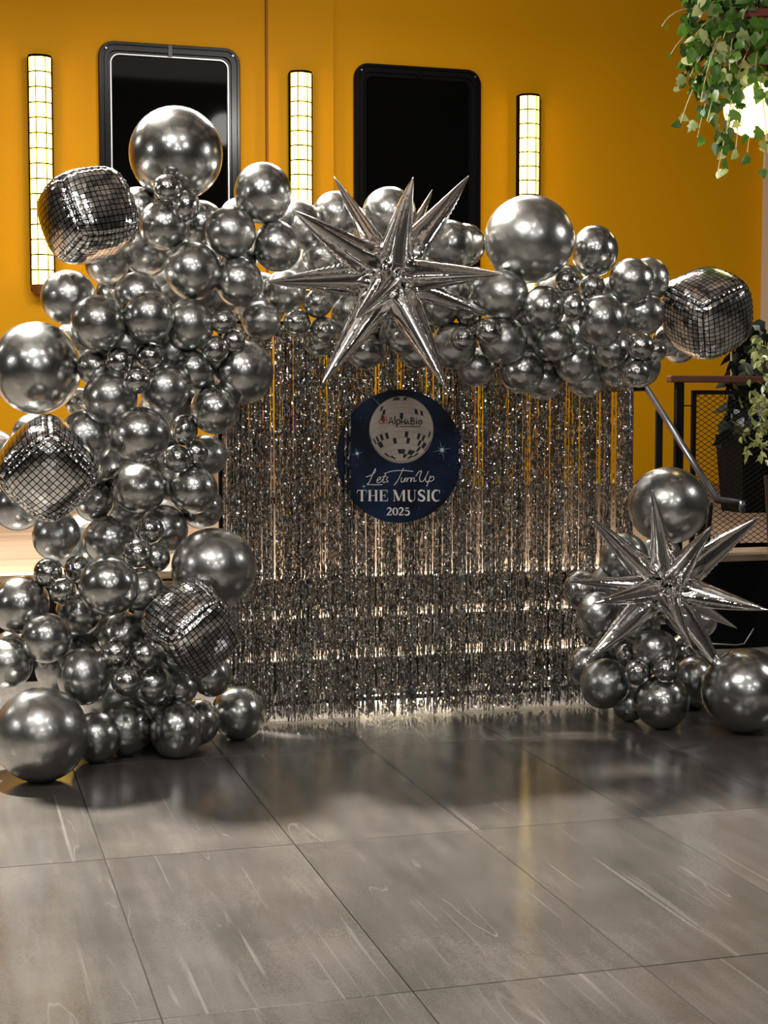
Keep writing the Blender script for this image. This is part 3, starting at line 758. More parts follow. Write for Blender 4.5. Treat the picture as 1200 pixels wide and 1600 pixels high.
# x, y, rx, ry, layer (0 front .. 4 back), words that place it
BAL = [
 (275,240,71,71,2,'largest, alone at the top against the left dark window'),
 (262,293,22,21,0.5,'on the lower edge of the topmost giant'),
 (291,321,21,25,0.6,'right below the tiny one at the topmost giant'),
 (257,352,39,39,1,'right beside the highest disco print balloon'),
 (215,327,34,34,3,'half hidden behind the right side of the highest disco print balloon'),
 (314,350,36,36,3,'behind the small one below the topmost giant balloon'),
 (372,338,28,28,4,'barely peeping above the balloon below the dark window corner'),
 (360,363,39,39,1,'below the right corner of the left dark window'),
 (411,302,44,47,1,'tall, standing out against the wall left of the middle lamp'),
 (433,385,37,39,1,'just under the tall round one left of the middle lamp'),
 (466,352,38,38,3,'behind the upper left spike of the upper starburst'),
 (301,423,43,45,1,'broad and bright, second row under the topmost giant balloon'),
 (230,393,38,38,3,'dark, behind the balloon beside the highest disco print balloon'),
 (167,410,34,34,3,'directly under the highest disco print balloon'),
 (373,441,37,38,2,'left of the tip of the long left starburst spike'),
 (372,408,30,30,4,'dark sliver between two larger ones left of the starburst'),
 (445,455,33,33,3,'dim, under the long left spike of the upper starburst'),
 (107,465,42,42,1.5,'outer left, in front of the foot of the leftmost lamp'),
 (154,505,43,43,1,'overlapping the outer left one near the leftmost lamp foot'),
 (233,494,40,38,1,'centre of the column, upper third, with bright round highlight'),
 (216,462,37,37,3,'mostly covered, above the upper third centre balloon'),
 (176,458,26,26,4,'dark little glimpse between the upper left balloons'),
 (297,507,37,40,2,'right of the upper third centre balloon, with a sharp reflected edge'),
 (349,502,19,21,0.8,'upper one of the trio by the inner corner of the arch'),
 (365,533,18,18,1,'right one of the trio by the inner corner of the arch'),
 (336,546,21,21,0.4,'lower left of the trio in the inner arch corner'),
 (408,501,30,30,2,'soft dim one at the top left corner of the curtain'),
 (464,504,21,21,1,'left of a pair hanging over the curtain top under the starburst'),
 (497,474,23,22,0.8,'right beneath the long left starburst spike'),
 (505,516,21,21,1,'left of the starburst lower left spike, over the curtain'),
 (498,534,24,24,3,'faint dark one at the curtain top left of the starburst'),
 (187,564,22,22,0.5,'left one of the trio in the upper middle of the column'),
 (234,557,23,22,0.5,'right one of the trio in the upper middle of the column'),
 (214,594,22,22,0.2,'bottom one of the trio in the upper middle of the column'),
 (148,574,27,28,3,'behind the right edge of the giant left balloon'),
 (172,622,43,41,1.5,'right and below the giant left balloon'),
 (258,608,37,39,1.5,'right of the upper middle trio'),
 (303,578,31,31,3,'shaded, behind the upper middle trio on the right'),
 (380,581,47,50,3,'matt and dark, at the inner corner beside the curtain'),
 (336,640,38,38,1.5,'on the inner edge of the column, overlapping the curtain'),
 (288,672,21,24,0.8,'top one of the trio right of the broad oval balloon'),
 (57,575,69,71,1.5,'on the far left, half way up, cut by the frame edge'),
 (114,535,31,31,4,'pale sliver above right of the giant left balloon'),
 (125,629,23,23,4,'dark glimpse under the giant left balloon'),
 (135,682,42,42,2.5,'upper right of the middle disco print balloon'),
 (148,720,36,36,3,'touching the right corner of the middle disco print balloon'),
 (218,680,47,44,1,'broad oval, centre of the column, with twin highlights'),
 (218,763,42,38,1.2,'directly under the broad oval centre balloon'),
 (147,783,32,32,2.5,'lower right of the middle disco print balloon'),
 (88,837,39,37,1.5,'directly below the middle disco print balloon'),
 (170,843,40,37,2,'left of the lower middle trio, above the large round one'),
 (255,828,39,39,2.5,'behind the lower middle trio'),
 (234,828,22,22,0.5,'top one of the lower middle trio'),
 (215,864,23,23,0.2,'bottom left one of the lower middle trio'),
 (244,872,22,22,0.5,'bottom right one of the lower middle trio'),
 (277,717,21,23,0.8,'lower left of the trio beside the broad oval one'),
 (306,707,19,20,1,'right one of the trio right of the broad oval balloon'),
 (321,712,32,34,3,'dim, behind the trio right of the broad oval balloon'),
 (302,765,38,38,1.2,'right edge of the column at mid height'),
 (315,793,33,34,3,'partly behind the mid height balloon on the right edge'),
 (334,888,66,63,2,'on the inner edge above the lowest disco print balloon'),
 (170,915,47,47,0.8,'largest in the column centre, left of the lowest disco balloon'),
 (222,921,34,34,3,'behind the large round one left of the lowest disco balloon'),
 (75,895,23,22,0.5,'left one of the trio above the lower left corner'),
 (121,889,21,21,0.8,'upper right one of the trio above the lower left corner'),
 (98,923,21,22,0.2,'bottom one of the trio above the lower left corner'),
 (32,945,46,44,1.5,'at the left frame edge just below the stage edge'),
 (123,958,36,36,3,'dark, under the trio above the lower left corner'),
 (73,997,39,39,0.8,'in front at lower left, above the bottom giant balloon'),
 (189,992,38,36,2,'behind the lowest trio of the column'),
 (180,1021,23,24,0.5,'upper left one of the lowest trio'),
 (228,1023,23,23,0.5,'upper right one of the lowest trio'),
 (199,1065,25,25,0.2,'bottom one of the lowest trio'),
 (238,1070,32,32,2,'right behind the bottom one of the lowest trio'),
 (12,1036,40,39,1.8,'cut by the left frame edge above the bottom giant balloon'),
 (20,1016,32,32,3.5,'thin crescent behind the one cut by the left frame edge'),
 (131,1057,41,45,1,'tall, right above the bottom giant balloon'),
 (64,1148,74,74,0,'resting on the floor in the lower left corner'),
 (195,1137,45,44,0.5,'resting on the floor, right of the bottom left giant'),
 (150,1152,40,40,3,'shadowed, between the bottom left giant and its neighbour'),
 (276,1140,42,46,0.5,'second on the floor to the right of the bottom left giant'),
 (310,1128,33,36,2,'squeezed between the two rightmost floor balloons of the column'),
 (372,1114,42,42,1,'at the right foot of the column, in front of the curtain'),
 (282,1075,27,27,3,'behind, under the left corner of the lowest disco balloon'),
 (330,1055,33,34,3,'under the right side of the lowest disco balloon'),
 (28,788,41,41,3.5,'outer left, under the middle disco balloon before the deck'),
 (52,680,33,33,4,'dusky, behind the top of the middle disco balloon'),
 (-9,712,40,40,4,'blurred edge at the left frame border beside the middle disco balloon'),
 (525,335,35,36,3,'behind the thin dark upper left spike of the upper starburst'),
 (608,333,40,41,3,'bright, behind the tall middle spike of the upper starburst'),
 (503,402,31,31,2.5,'between the two left spikes of the upper starburst'),
 (548,489,31,31,2.5,'dim, behind the lower left spike of the upper starburst'),
 (702,383,38,38,2,'under the upper right spike of the upper starburst'),
 (726,383,32,33,4,'crescent behind the one under the upper right spike'),
 (827,374,69,67,1.5,'on the arch right of the starburst, below the right lamp'),
 (785,461,39,41,1,'at the tip of the right starburst spike'),
 (849,482,33,35,1.5,'under the giant balloon right of the starburst'),
 (885,439,17,18,0.8,'left one of the trio right of the giant arch balloon'),
 (925,449,21,20,0.8,'right one of the trio right of the giant arch balloon'),
 (898,480,18,21,0.4,'bottom one of the trio right of the giant arch balloon'),
 (929,392,36,39,2,'on top of the arch, right of its giant balloon'),
 (987,439,35,35,1.5,'top right shoulder of the arch, with a dark reflected edge'),
 (1014,437,31,34,3,'behind the top right shoulder balloon'),
 (1062,462,27,27,4,'pale sliver at the upper left of the right disco balloon'),
 (941,501,37,40,1,'big bright one in the middle of the right arch end'),
 (1003,490,34,35,2,'left of the right disco balloon'),
 (1001,541,21,21,0.5,'front one of the pair left below the right disco balloon'),
 (1023,548,18,19,1.2,'behind one of the pair left below the right disco balloon'),
 (1043,532,24,24,3,'dark, tucked under the left edge of the right disco balloon'),
 (1061,539,28,28,4,'low one just under the right disco balloon'),
 (993,582,21,22,0.8,'lowest at the right end of the arch above the railing'),
 (999,572,33,33,3,'behind the lowest small one at the right end of the arch'),
 (869,532,31,31,1.5,'second row, below the balloon under the arch giant'),
 (899,567,32,30,1.5,'third row in the right half of the arch'),
 (954,545,29,29,2.5,'shaded, under the big bright one of the right arch end'),
 (963,578,26,26,3,'half seen over the curtain top right corner'),
 (786,532,38,36,1.5,'behind the small one below the right starburst spikes'),
 (763,518,21,22,0.5,'left of a larger one, right of the lower right starburst spikes'),
 (723,529,20,19,0.5,'right of the lowest right starburst spike'),
 (709,540,36,35,2,'behind the small one beside the lowest right starburst spike'),
 (733,490,21,21,1.5,'directly under the second right starburst spike'),
 (688,482,29,29,2,'dark, right of the starburst bulge'),
 (743,574,30,29,2.5,'bottom row, over the curtain right of the starburst'),
 (815,580,35,35,1.5,'bottom row, front one in the middle of the right arch half'),
 (848,592,32,32,3,'bottom row, lowest, behind its left neighbour'),
 (917,590,31,31,3,'bottom row, lowest of the right arch end'),
 (633,525,30,29,2.5,'dark, between the two lower starburst spikes'),
 (652,548,30,29,3.5,'darkest and lowest behind the right lower starburst spike'),
 (570,548,30,29,2.5,'dark, behind the left lower starburst spike'),
 (742,446,28,28,4,'glimpse behind the right starburst spike'),
 (596,500,30,30,3.5,'hidden in shade under the starburst centre'),
 (560,420,36,36,4,'glimpse behind the left side of the starburst centre'),
 (655,420,36,36,4,'glimpse behind the right side of the starburst centre'),
 (1044,790,62,60,2,'on top of the right floor cluster, above the lower starburst'),
 (975,872,39,38,3,'behind the upper left spike of the lower starburst'),
 (908,922,28,31,2,'leftmost of the right floor cluster'),
 (934,961,33,37,1.5,'below the left spikes of the lower starburst'),
 (917,1040,30,32,3,'dim, against the curtain at the lower right cluster'),
 (945,1068,40,38,0.8,'resting low at the left of the right floor cluster'),
 (1024,1014,35,31,2,'directly below the lower starburst centre'),
 (983,1026,23,23,3,'dark glimpse left of the trio of the right floor cluster'),
 (997,1050,21,21,0.5,'left one of the trio of the right floor cluster'),
 (1041,1046,21,21,0.5,'right one of the trio of the right floor cluster'),
 (1025,1083,20,21,0.2,'bottom one of the trio of the right floor cluster'),
 (1085,1060,31,34,1,'beside the tip of the lower right starburst spike'),
 (1034,1096,43,43,1.2,'on the floor behind the bottom one of the right trio'),
 (1085,1082,26,26,3,'dark, low behind the right floor cluster'),
 (984,1100,27,27,2.5,'black in shade, low between the right cluster floor balloons'),
 (1164,1079,68,66,0.5,'resting on the floor at the right frame edge'),
 (1092,968,29,29,3,'right behind the lower right spikes of the lower starburst'),
 (1068,1016,25,25,3,'dark, under the right spikes of the lower starburst'),
 (1035,930,45,45,3.5,'hidden in shade behind the lower starburst centre'),
 (1000,975,32,32,3.2,'dim, under the left spikes of the lower starburst'),
 # dim ones that close the gaps deep inside the column
 (195,535,48,48,4.2,'dark, deep in the gap above the upper middle trio'),
 (268,550,48,48,4.2,'dark, deep in the gap right of the upper middle trio'),
 (330,590,46,46,4.3,'dark, deep beside the matt inner corner balloon'),
 (262,650,48,48,4.2,'dark, deep above the right trio of the column centre'),
 (195,725,48,48,4.3,'dark, deep between the two oval centre balloons'),
 (262,745,48,48,4.3,'dark, deep right of the lower oval centre balloon'),
 (195,800,50,50,4.3,'dark, deep above the lower middle trio'),
 (130,850,48,48,4.3,'dark, deep between two lower left balloons'),
 (150,965,52,52,4.3,'dark, deep left of the lowest trio'),
 (262,960,52,52,4.3,'dark, deep behind the lowest disco balloon, upper side'),
 (252,1030,48,48,4.3,'dark, deep behind the lowest disco balloon, lower side'),
 (105,1040,50,50,4.3,'dark, deep behind the lower left front balloon'),
 (180,1090,50,50,4.3,'dark, deep above the floor balloons of the column'),
 (240,1110,50,50,4.3,'dark, deep between the floor balloons of the column'),
 (330,450,48,48,4.3,'dark, deep in the gap left of the starburst left tip'),
 (405,470,44,44,4.3,'dark, deep above the curtain top left corner'),
 (262,455,48,48,4.3,'dark, deep in the upper column gap'),
 (345,415,44,44,4.3,'dark, deep left of the arch bend'),
 (820,520,46,46,4.3,'dark, deep under the arch giant balloon'),
 (905,525,46,46,4.3,'dark, deep in the right arch end'),
 (965,478,46,46,4.3,'dark, deep below the right shoulder balloon'),
 (880,460,46,46,4.3,'dark, deep behind the trio on the right arch'),
  (520,446,34,34,3.6,'dark, deep beside the left starburst spikes'),
 (706,450,34,34,3.6,'dark, deep beside the right starburst spikes'),
 (600,455,38,38,3.9,'dark, deep right behind the starburst core'),
 (630,388,34,34,3.9,'dark, deep between the two tall starburst spikes'),
 (545,375,30,30,3.9,'dark, deep under the thin upper left starburst spike'),
 (470,425,28,28,4.0,'dark, deep above the long left starburst spike'),
 (955,915,34,34,3.9,'dark, deep behind the left spikes of the lower starburst'),
 (990,930,34,34,3.9,'dark, deep left of the lower starburst core'),
 (1030,868,34,34,3.9,'dark, deep above the lower starburst core'),
 (958,1005,32,32,3.9,'dark, deep at the left middle of the right floor cluster'),
 (1075,940,30,30,3.9,'dark, deep right of the lower starburst core'),
]
DISC = [ # x, y, r, layer
 (138,337,66,0.5), (75,731,72,0.2), (299,982,68,0.2), (1104,489,64,1.0)]
STAR = [(609,430,30,-1.2), (1036,917,30,-1.2)]

def base_depth(x, y):
    if x < 460 and y > 820: return 6.95 - .38 * min(1, (y - 820) / 260)
    if x > 860 and y > 700: return 6.95
    return 6.95
ents = [[x, y, (rx + ry) / 2, l, 'b'] for x, y, rx, ry, l, _ in BAL] + [[x, y, r, l, 'd'] for x, y, r, l in DISC] + [[x, y, r, l, 's'] for x, y, r, l in STAR]
N = len(ents)
X = np.array([e[0] for e in ents], float); Y = np.array([e[1] for e in ents], float); Rp = np.array([e[2] for e in ents], float)
LY = np.array([e[3] for e in ents], float)
rays = np.array([list(ray(x, y)) for x, y in zip(X, Y)])
D = np.array([Dplane(x, y, base_depth(x, y) + .105 * l) for x, y, l in zip(X, Y, LY)])
Dmax = np.full(N, 99.); Dfix = np.zeros(N, bool)
cosk = np.cos(np.arctan(np.hypot((X - 600) / F, (Y - 800) / F)))
for i in range(N):
    rp = Rp[i]
    if Y[i] > 900:                       # stay above the floor
        Dmax[i] = (CH) / (-rays[i][2] + rp / F) if rays[i][2] < 0 else 99
    if 345 < X[i] + rp and X[i] - rp < 985 and Y[i] + rp > 520:
        d0 = Dplane(X[i], Y[i], CUR - .03); Dmax[i] = min(Dmax[i], d0 / (1 + rp / F * 1.02))
for nm in ((64, 1148), (195, 1137), (276, 1140), (372, 1114), (1034, 1096), (1164, 1079), (150, 1152)):
    i = int(np.argmin(np.hypot(X - nm[0], Y - nm[1]))); D[i] = Dmax[i]; Dfix[i] = True
D = np.minimum(D, Dmax)
SQ = .90
for it in range(400):
    moved = 0
    Rr = Rp / F * D
    Pc = rays * D[:, None]
    order = D.copy()
    for i in range(N):
        d = Pc - Pc[i]; dist = np.sqrt((d ** 2).sum(1)); need = SQ * (Rr + Rr[i])
        for j in np.where((dist < need) & (np.arange(N) > i))[0]:
            lat = math.hypot(Pc[j][0] - Pc[i][0], Pc[j][2] - Pc[i][2])
            want = math.sqrt(max(0, need[j] ** 2 - lat ** 2)); cur = D[j] - D[i]
            s = 1 if (LY[j], j) > (LY[i], i) else -1
            gap = (want - s * cur) * .22
            if gap <= 1e-4: continue
            gap = min(gap, .03)
            if not Dfix[i]: D[i] -= s * gap
            if not Dfix[j]: D[j] += s * gap
            moved = max(moved, gap)
    D = np.minimum(D, Dmax)
    D = D * .995 + .005 * np.where(Dfix, D, np.minimum(D, np.array([Dplane(x, y, base_depth(x, y) + .105 * l) for x, y, l in zip(X, Y, LY)]))) if it < 300 else D
    if moved < 5e-4: break

def size_word(r):
    return 'giant' if r > 58 else 'small' if r < 25.5 else 'medium'
rb = random.Random(3)
for i, (x, y, rx, ry, l, ph) in enumerate(BAL):
    small = max(rx, ry) < 25.5
    o = link('balloon', BMS if small else BM)
    o.location = P(x, y, D[i])
    k = D[i] / F * 1.015
    o.scale = (rx * k, (rx + ry) / 2 * k * 1.0, ry * k)
    # knots point back towards the garland's core
    o.rotation_euler = (rb.uniform(-.35, .35), rb.uniform(-.15, .15) if abs(rx - ry) > 2 else rb.uniform(-3, 3), rb.uniform(-.35, .35))
    if rx > 58 or abs(rx - ry) > 2: o.rotation_euler = (rb.uniform(-.15, .15), 0, rb.uniform(-.15, .15))
    grp = 'balloons of the right floor cluster' if x > 870 and y > 700 else 'balloons of the left column' if x < 460 else 'balloons along the arch'
    tag(o, ('%s chrome grey balloon, ' % size_word((rx + ry) / 2)) + ph, 'balloon', grp)

# ------------------------------------------------------------------ disco print cube balloons
def disco_mesh(name, seed, N_=26):
    rr = np.random.RandomState(seed)
    V = []; Fs = []; UV = []
    ph = rr.uniform(0, 6.28, 6)
    for ax in range(3):
        for sg in (-1, 1):
            o0 = len(V); o = [k for k in range(3) if k != ax]
            for i in range(N_ + 1):
                for j in range(N_ + 1):
                    a, c = 2 * i / N_ - 1, 2 * j / N_ - 1
                    p = np.zeros(3); p[ax] = sg; p[o[0]] = math.tan(a * .785); p[o[1]] = math.tan(c * .785)
                    q = p / (np.sum(np.abs(p) ** 3.6) ** (1 / 3.6))
                    sphere = p / np.linalg.norm(p)
                    q = q * .80 + sphere * .26
                    ed = max(abs(a), abs(c))             # puckers along the seams
                    al = (c if abs(a) > abs(c) else a)
                    q = q * (1 + .018 * math.sin(al * 26 + ph[ax * 2 + (sg > 0)]) * max(0, (ed - .72) / .28) ** 1.5 - .03 * max(0, (ed - .93) / .07))
                    V.append(q)
            for i in range(N_):
                for j in range(N_):
                    k = o0 + i * (N_ + 1) + j
                    f = (k, k + N_ + 1, k + N_ + 2, k + 1)
                    uvq = [(i / N_, j / N_), ((i + 1) / N_, j / N_), ((i + 1) / N_, (j + 1) / N_), (i / N_, (j + 1) / N_)]
                    e1 = V[f[1]] - V[f[0]]; e2 = V[f[3]] - V[f[0]]
                    if np.dot(np.cross(e1, e2), V[f[0]]) < 0: f = f[::-1]; uvq = uvq[::-1]
                    Fs.append(f); UV += [(a + ax * 3 + (sg > 0), c + ax) for a, c in uvq]
    me = bpy.data.meshes.new(name); me.from_pydata([tuple(v) for v in V], [], Fs); me.materials.append(M_disco)
    me.polygons.foreach_set('use_smooth', [True] * len(Fs))
    ul = me.uv_layers.new(name='UVMap'); ul.data.foreach_set('uv', np.array(UV, float).ravel())
    me.update(); return me
DL = [((R_(-18), R_(-12), R_(38)), 64, 'silver disco print cube balloon in front of the leftmost wall lamp'),
      ((R_(24), R_(42), R_(30)), 67, 'silver disco print cube balloon at the left frame edge, standing on its corner'),
      ((R_(22), R_(-38), R_(26)), 62, 'silver disco print cube balloon low at the inner edge of the column'),
      ((R_(24), R_(-24), R_(24)), 59, 'silver disco print cube balloon at the right end of the arch')]
for k, ((x, y, r, l), (rot, rad, lab)) in enumerate(zip(DISC, DL)):
    i = len(BAL) + k
    o = link('disco_balloon', disco_mesh('disco_balloon', k)); o.location = P(x, y, D[i]); s = rad * D[i] / F
    o.scale = (s, s, s); o.rotation_euler = rot
    tag(o, lab, 'balloon', 'disco print foil balloons')

# ------------------------------------------------------------------ starbursts
def spike_mesh(L_, Rm, seed):
    rr = np.random.RandomState(seed); nt_, na = 46, 32
    rot = rr.uniform(0, 6.28); vs = []
    wob = rr.uniform(0, 6.28, 8)
    for i in range(nt_ + 1):
        t = i / nt_
        prof = min(1, (t / .20)) ** .6 * (1 - t) ** .82 / (.80 ** .82) if t < .20 else (1 - t) ** .82 / (.80 ** .82)
        prof = max(prof, .30 * (1 - t * 3)) if t < .2 else prof
        for k in range(na):
            a = 2 * math.pi * k / na
            r = Rm * max(prof, .012)
            # flattened three/four panel section with creases and a puckered seam
            a2 = a + wob[0]; r *= .5 * (1 + 1.22 / ((abs(math.cos(a2)) ** 1.25 + abs(math.sin(a2)) ** 1.25) ** .8) - .12)
            r *= 1 + .03 * math.sin(3 * a + wob[1] + 2 * t) * (1 - t)
            cre = math.exp(-((t - .12) / .16) ** 2)
            r *= 1 + .13 * cre * math.sin(9 * a + wob[2] + 10 * t) + .08 * cre * math.sin(5 * a + 44 * t + wob[3]) + .03 * cre * math.sin(14 * a - 60 * t)
            seam = abs(math.sin(a + wob[4] * .2)) ** 40
            r *= 1 + seam * (.05 + .10 * math.sin(t * 150 + wob[5]) * (t < .85))
            bend = .012 * math.sin(t * 3 + wob[6])
            vs.append((r * math.cos(a + rot) + bend, r * math.sin(a + rot), t * L_))
    fs = [(i * na + k, i * na + (k + 1) % na, (i + 1) * na + (k + 1) % na, (i + 1) * na + k) for i in range(nt_) for k in range(na)]
    fs.append(tuple(range(nt_ * na, (nt_ + 1) * na)))
    b = MB(); b.add(vs, fs); return b.mesh('spike', M_foil, True)


def starburst(label, cx, cy, i, Lm, tips, seed):
    Dc = D[i]; c = P(cx, cy, Dc); e = empty('starburst_balloon', label, 'balloon', c, 0, 'silver starburst foil balloons')
    for k, (tx, ty, sg, wpx) in enumerate(tips):
        flat = P(tx, ty, Dc) - c
        l = flat.length; dep = math.sqrt(max(.01, Lm * Lm - l * l)) * sg
        tip = P(tx, ty, Dc + dep) - c
        me = spike_mesh(tip.length, wpx / F * Dc, seed + k)
        o = link('spike', me, e); o.rotation_euler = tip.to_track_quat('Z', 'Y').to_euler()
    rr = np.random.RandomState(seed); b = MB(); vs = []
    nn, mm_ = 22, 12
    for p in range(mm_ + 1):
        for q in range(nn):
            th = math.pi * p / mm_; f_ = 2 * math.pi * q / nn; r = .058 * (1 + rr.uniform(-.16, .16))
            vs.append((r * math.sin(th) * math.cos(f_), r * math.sin(th) * math.sin(f_), r * math.cos(th)))
    b.add(vs, [(p * nn + q, p * nn + (q + 1) % nn, (p + 1) * nn + (q + 1) % nn, (p + 1) * nn + q) for p in range(mm_) for q in range(nn)])
    b.build('core', M_foil, e)
starburst('large silver foil starburst balloon at the top middle of the arch', 609, 432, len(BAL) + 4, .62,
          [(415, 441, -1, 27), (456, 329, -1, 31), (525, 276, 1, 22), (649, 277, -1, 29), (672, 296, 1, 16), (731, 275, 1, 30), (786, 428, -1, 26),
           (774, 497, 1, 23), (695, 609, -1, 29), (600, 572, 1, 18), (505, 601, -1, 30), (556, 498, -1, 25)], 20)
starburst('silver foil starburst balloon in front of the right floor cluster', 1036, 917, len(BAL) + 5, .56,
          [(1018, 765, -1, 22), (920, 807, -1, 24), (1119, 819, -1, 22), (1188, 807, 1, 27), (1202, 953, -1, 26), (1155, 982, 1, 17), (1137, 1064, -1, 29),
           (909, 1039, -1, 28), (928, 943, -1, 20), (889, 908, -1, 17), (1085, 1015, -1, 18)], 60)

# ------------------------------------------------------------------ railing of the stage and handrail of the steps
def WU(x, y, D0): return U(x, y, D0)
rl = U(1060, 700, 8.99); off_v = rl.y
rail = empty('stage_railing', 'black stage railing with copper capped top and expanded mesh panel', 'railing', uv2w(rl.x, off_v, SZ), YAW)
def RL(x, y): p = U(x, y, 8.99); return Vector((p.x - rl.x, 0, p.z - SZ))
u_end = RL(1260, 600).x
zt_ = RL(1060, 590).z
b = MB(); b.cbox((RL(1044, 590).x, -.03, zt_ - .03), (u_end, .03, zt_ + .012), .005); b.build('handrail', M_copper, rail)
b = MB(); b.cbox((RL(1044, 590).x - .004, -.022, zt_ - .026), (RL(1051, 590).x, .022, zt_ + .008), .004); b.build('end_cap', M_copper, rail)
for x in (1060,):
    b = MB(); b.cbox((RL(x, 700).x - .026, -.022, 0), (RL(x, 700).x + .026, .022, zt_ - .03), .004); b.build('post', M_black, rail)
fx0, fz1, fz0 = RL(1084, 620).x, RL(1084, 613).z, RL(1120, 853).z
b = MB()
for (p0, p1) in (((fx0, 0, fz0), (fx0, 0, fz1)), ((fx0 - .012, 0, fz1), (u_end, 0, fz1)), ((fx0 - .012, 0, fz0), (u_end, 0, fz0))):
    b.bar(p0, p1, .026, .026)
b.build('panel_frame', M_black, rail)
b = MB(); b.bar((RL(1060, 634).x, 0, RL(1070, 634).z), (fx0, 0, RL(1070, 634).z), .01, .008); b.bar((RL(1060, 634).x, 0, .1), (fx0, 0, .1), .01, .008); b.build('link', M_black, rail)
b = MB(); cw, chh = .054, .0335; nx = int((u_end - fx0) / cw) + 1; nz = int((fz1 - fz0) / chh) + 1
for i in range(nx):
    for j in range(nz):
        x, z = fx0 + (i + .5) * cw, fz0 + (j + .5) * chh
        if x > u_end or z > fz1: continue
        for sx in (-1, 1):
            for sz in (-1, 1):
                b.bar((x + sx * cw / 2, 0, z), (x, 0, z + sz * chh / 2), .004, .0032)
o = b.build('mesh_panel', M_black, rail, fix=False); o['kind'] = 'stuff'

# stair handrail
hA, hB, hC = PP(1010, 606, 9.0), P(1120, 781, 8.62), P(1160, 786, 8.32)
hr = empty('stair_handrail', 'grey sloping stair handrail with short level end, right of the curtain', 'handrail', (hB.x, hB.y, 0), 0)
hA = P(1010, 606, 9.62)
o0 = Vector((hB.x, hB.y, 0)); vdir = uv2w(0, 1, 0)
b = MB(); b.tube([hA - o0, hB - o0], .020, 14); b.build('sloping_rail', M_steelbar, hr, smooth=True)
b = MB(); b.tube([hB - o0, hC - o0], .020, 14); b.build('level_end', M_black, hr, smooth=True)
b = MB(); b.tube([hC - o0 + Vector((0, 0, .012)), hC - o0 + Vector((0, 0, -.05))], .019, 12); b.build('end_fitting', M_steelbar, hr, smooth=True)
b = MB(); b.tube([hA - o0, hA - o0 + vdir * .9], .020, 12); b.tube([hA - o0 + vdir * .02, P(985, 606, 9.5) - o0], .018, 10); b.build('upper_rail', M_black, hr, smooth=True)
for (x, y, d) in ((1030, 640, 9.44), (1097, 750, 8.85)):
    p = P(x, y, d) - o0; zb = .6 if d > 9 else 0
    b = MB(); b.cbox((p.x - .021, p.y - .02, (SZ if d > 9 else .4)), (p.x + .021, p.y + .02, p.z), .004); b.build('post', M_black, hr)
b = MB(); b.tube([(hB - o0) + Vector((-.03, .03, -.03)), Vector((0, .35, .02 - 0 + .4))], .016, 10); b.build('brace', M_black, hr, smooth=True)

# ------------------------------------------------------------------ plants
def leaf_mesh(name, kind, m, seed):
    rr = random.Random(seed)
    if kind == 'ivy': out = [(0, 0), (.30, .02), (.50, .26), (.36, .40), (.44, .66), (.20, .66), (0, 1.05), (-.20, .66), (-.44, .66), (-.36, .40), (-.50, .26), (-.30, .02)]
    elif kind == 'heart': out = [(0, .05), (.26, -.06), (.46, .16), (.42, .44), (.24, .74), (0, 1.08), (-.24, .74), (-.42, .44), (-.46, .16), (-.26, -.06)]
    else: out = [(0, 0), (.18, .16), (.27, .40), (.22, .68), (0, 1.1), (-.22, .68), (-.27, .40), (-.18, .16)]
    c = rr.uniform(.12, .3); d = rr.uniform(.05, .22)
    vs = [(0, .45, 0), (0, .15, -.01)] + [(x, y, abs(x) * c - (y - .4) ** 2 * d) for x, y in out]
    n = len(out); fs = [(0, 2 + k, 2 + (k + 1) % n) for k in range(n)]
    b = MB(); b.add([(x, y, z) for x, y, z in vs if True], [f for f in fs])
    return b.mesh(name, m, True)
IVY = [leaf_mesh('leaf', 'ivy', M_ivy, 1), leaf_mesh('leaf', 'heart', M_ivy, 2), leaf_mesh('leaf', 'heart', M_ivyedge, 3), leaf_mesh('leaf', 'ivy', M_ivyedge, 4)]
FIC = [leaf_mesh('leaf', 'oval', M_ficus, 5), leaf_mesh('leaf', 'oval', M_ficus, 6)]
DRK = [leaf_mesh('leaf', 'oval', M_darkleaf, 7), leaf_mesh('leaf', 'heart', M_darkleaf, 8)]


def put_leaf(parent, me, p, s, rr, droop=.6, face=None):
    o = link('leaf', me, parent); o.location = p; o.scale = (s, s, s)
    o.rotation_euler = (R_(-90) + rr.uniform(-.9, 1.2), rr.uniform(-1.2, 1.2), rr.uniform(-1.1, 1.1)) if face is None else face
    # tips hang down: mesh +Y is the tip, turn it downwards
    return o

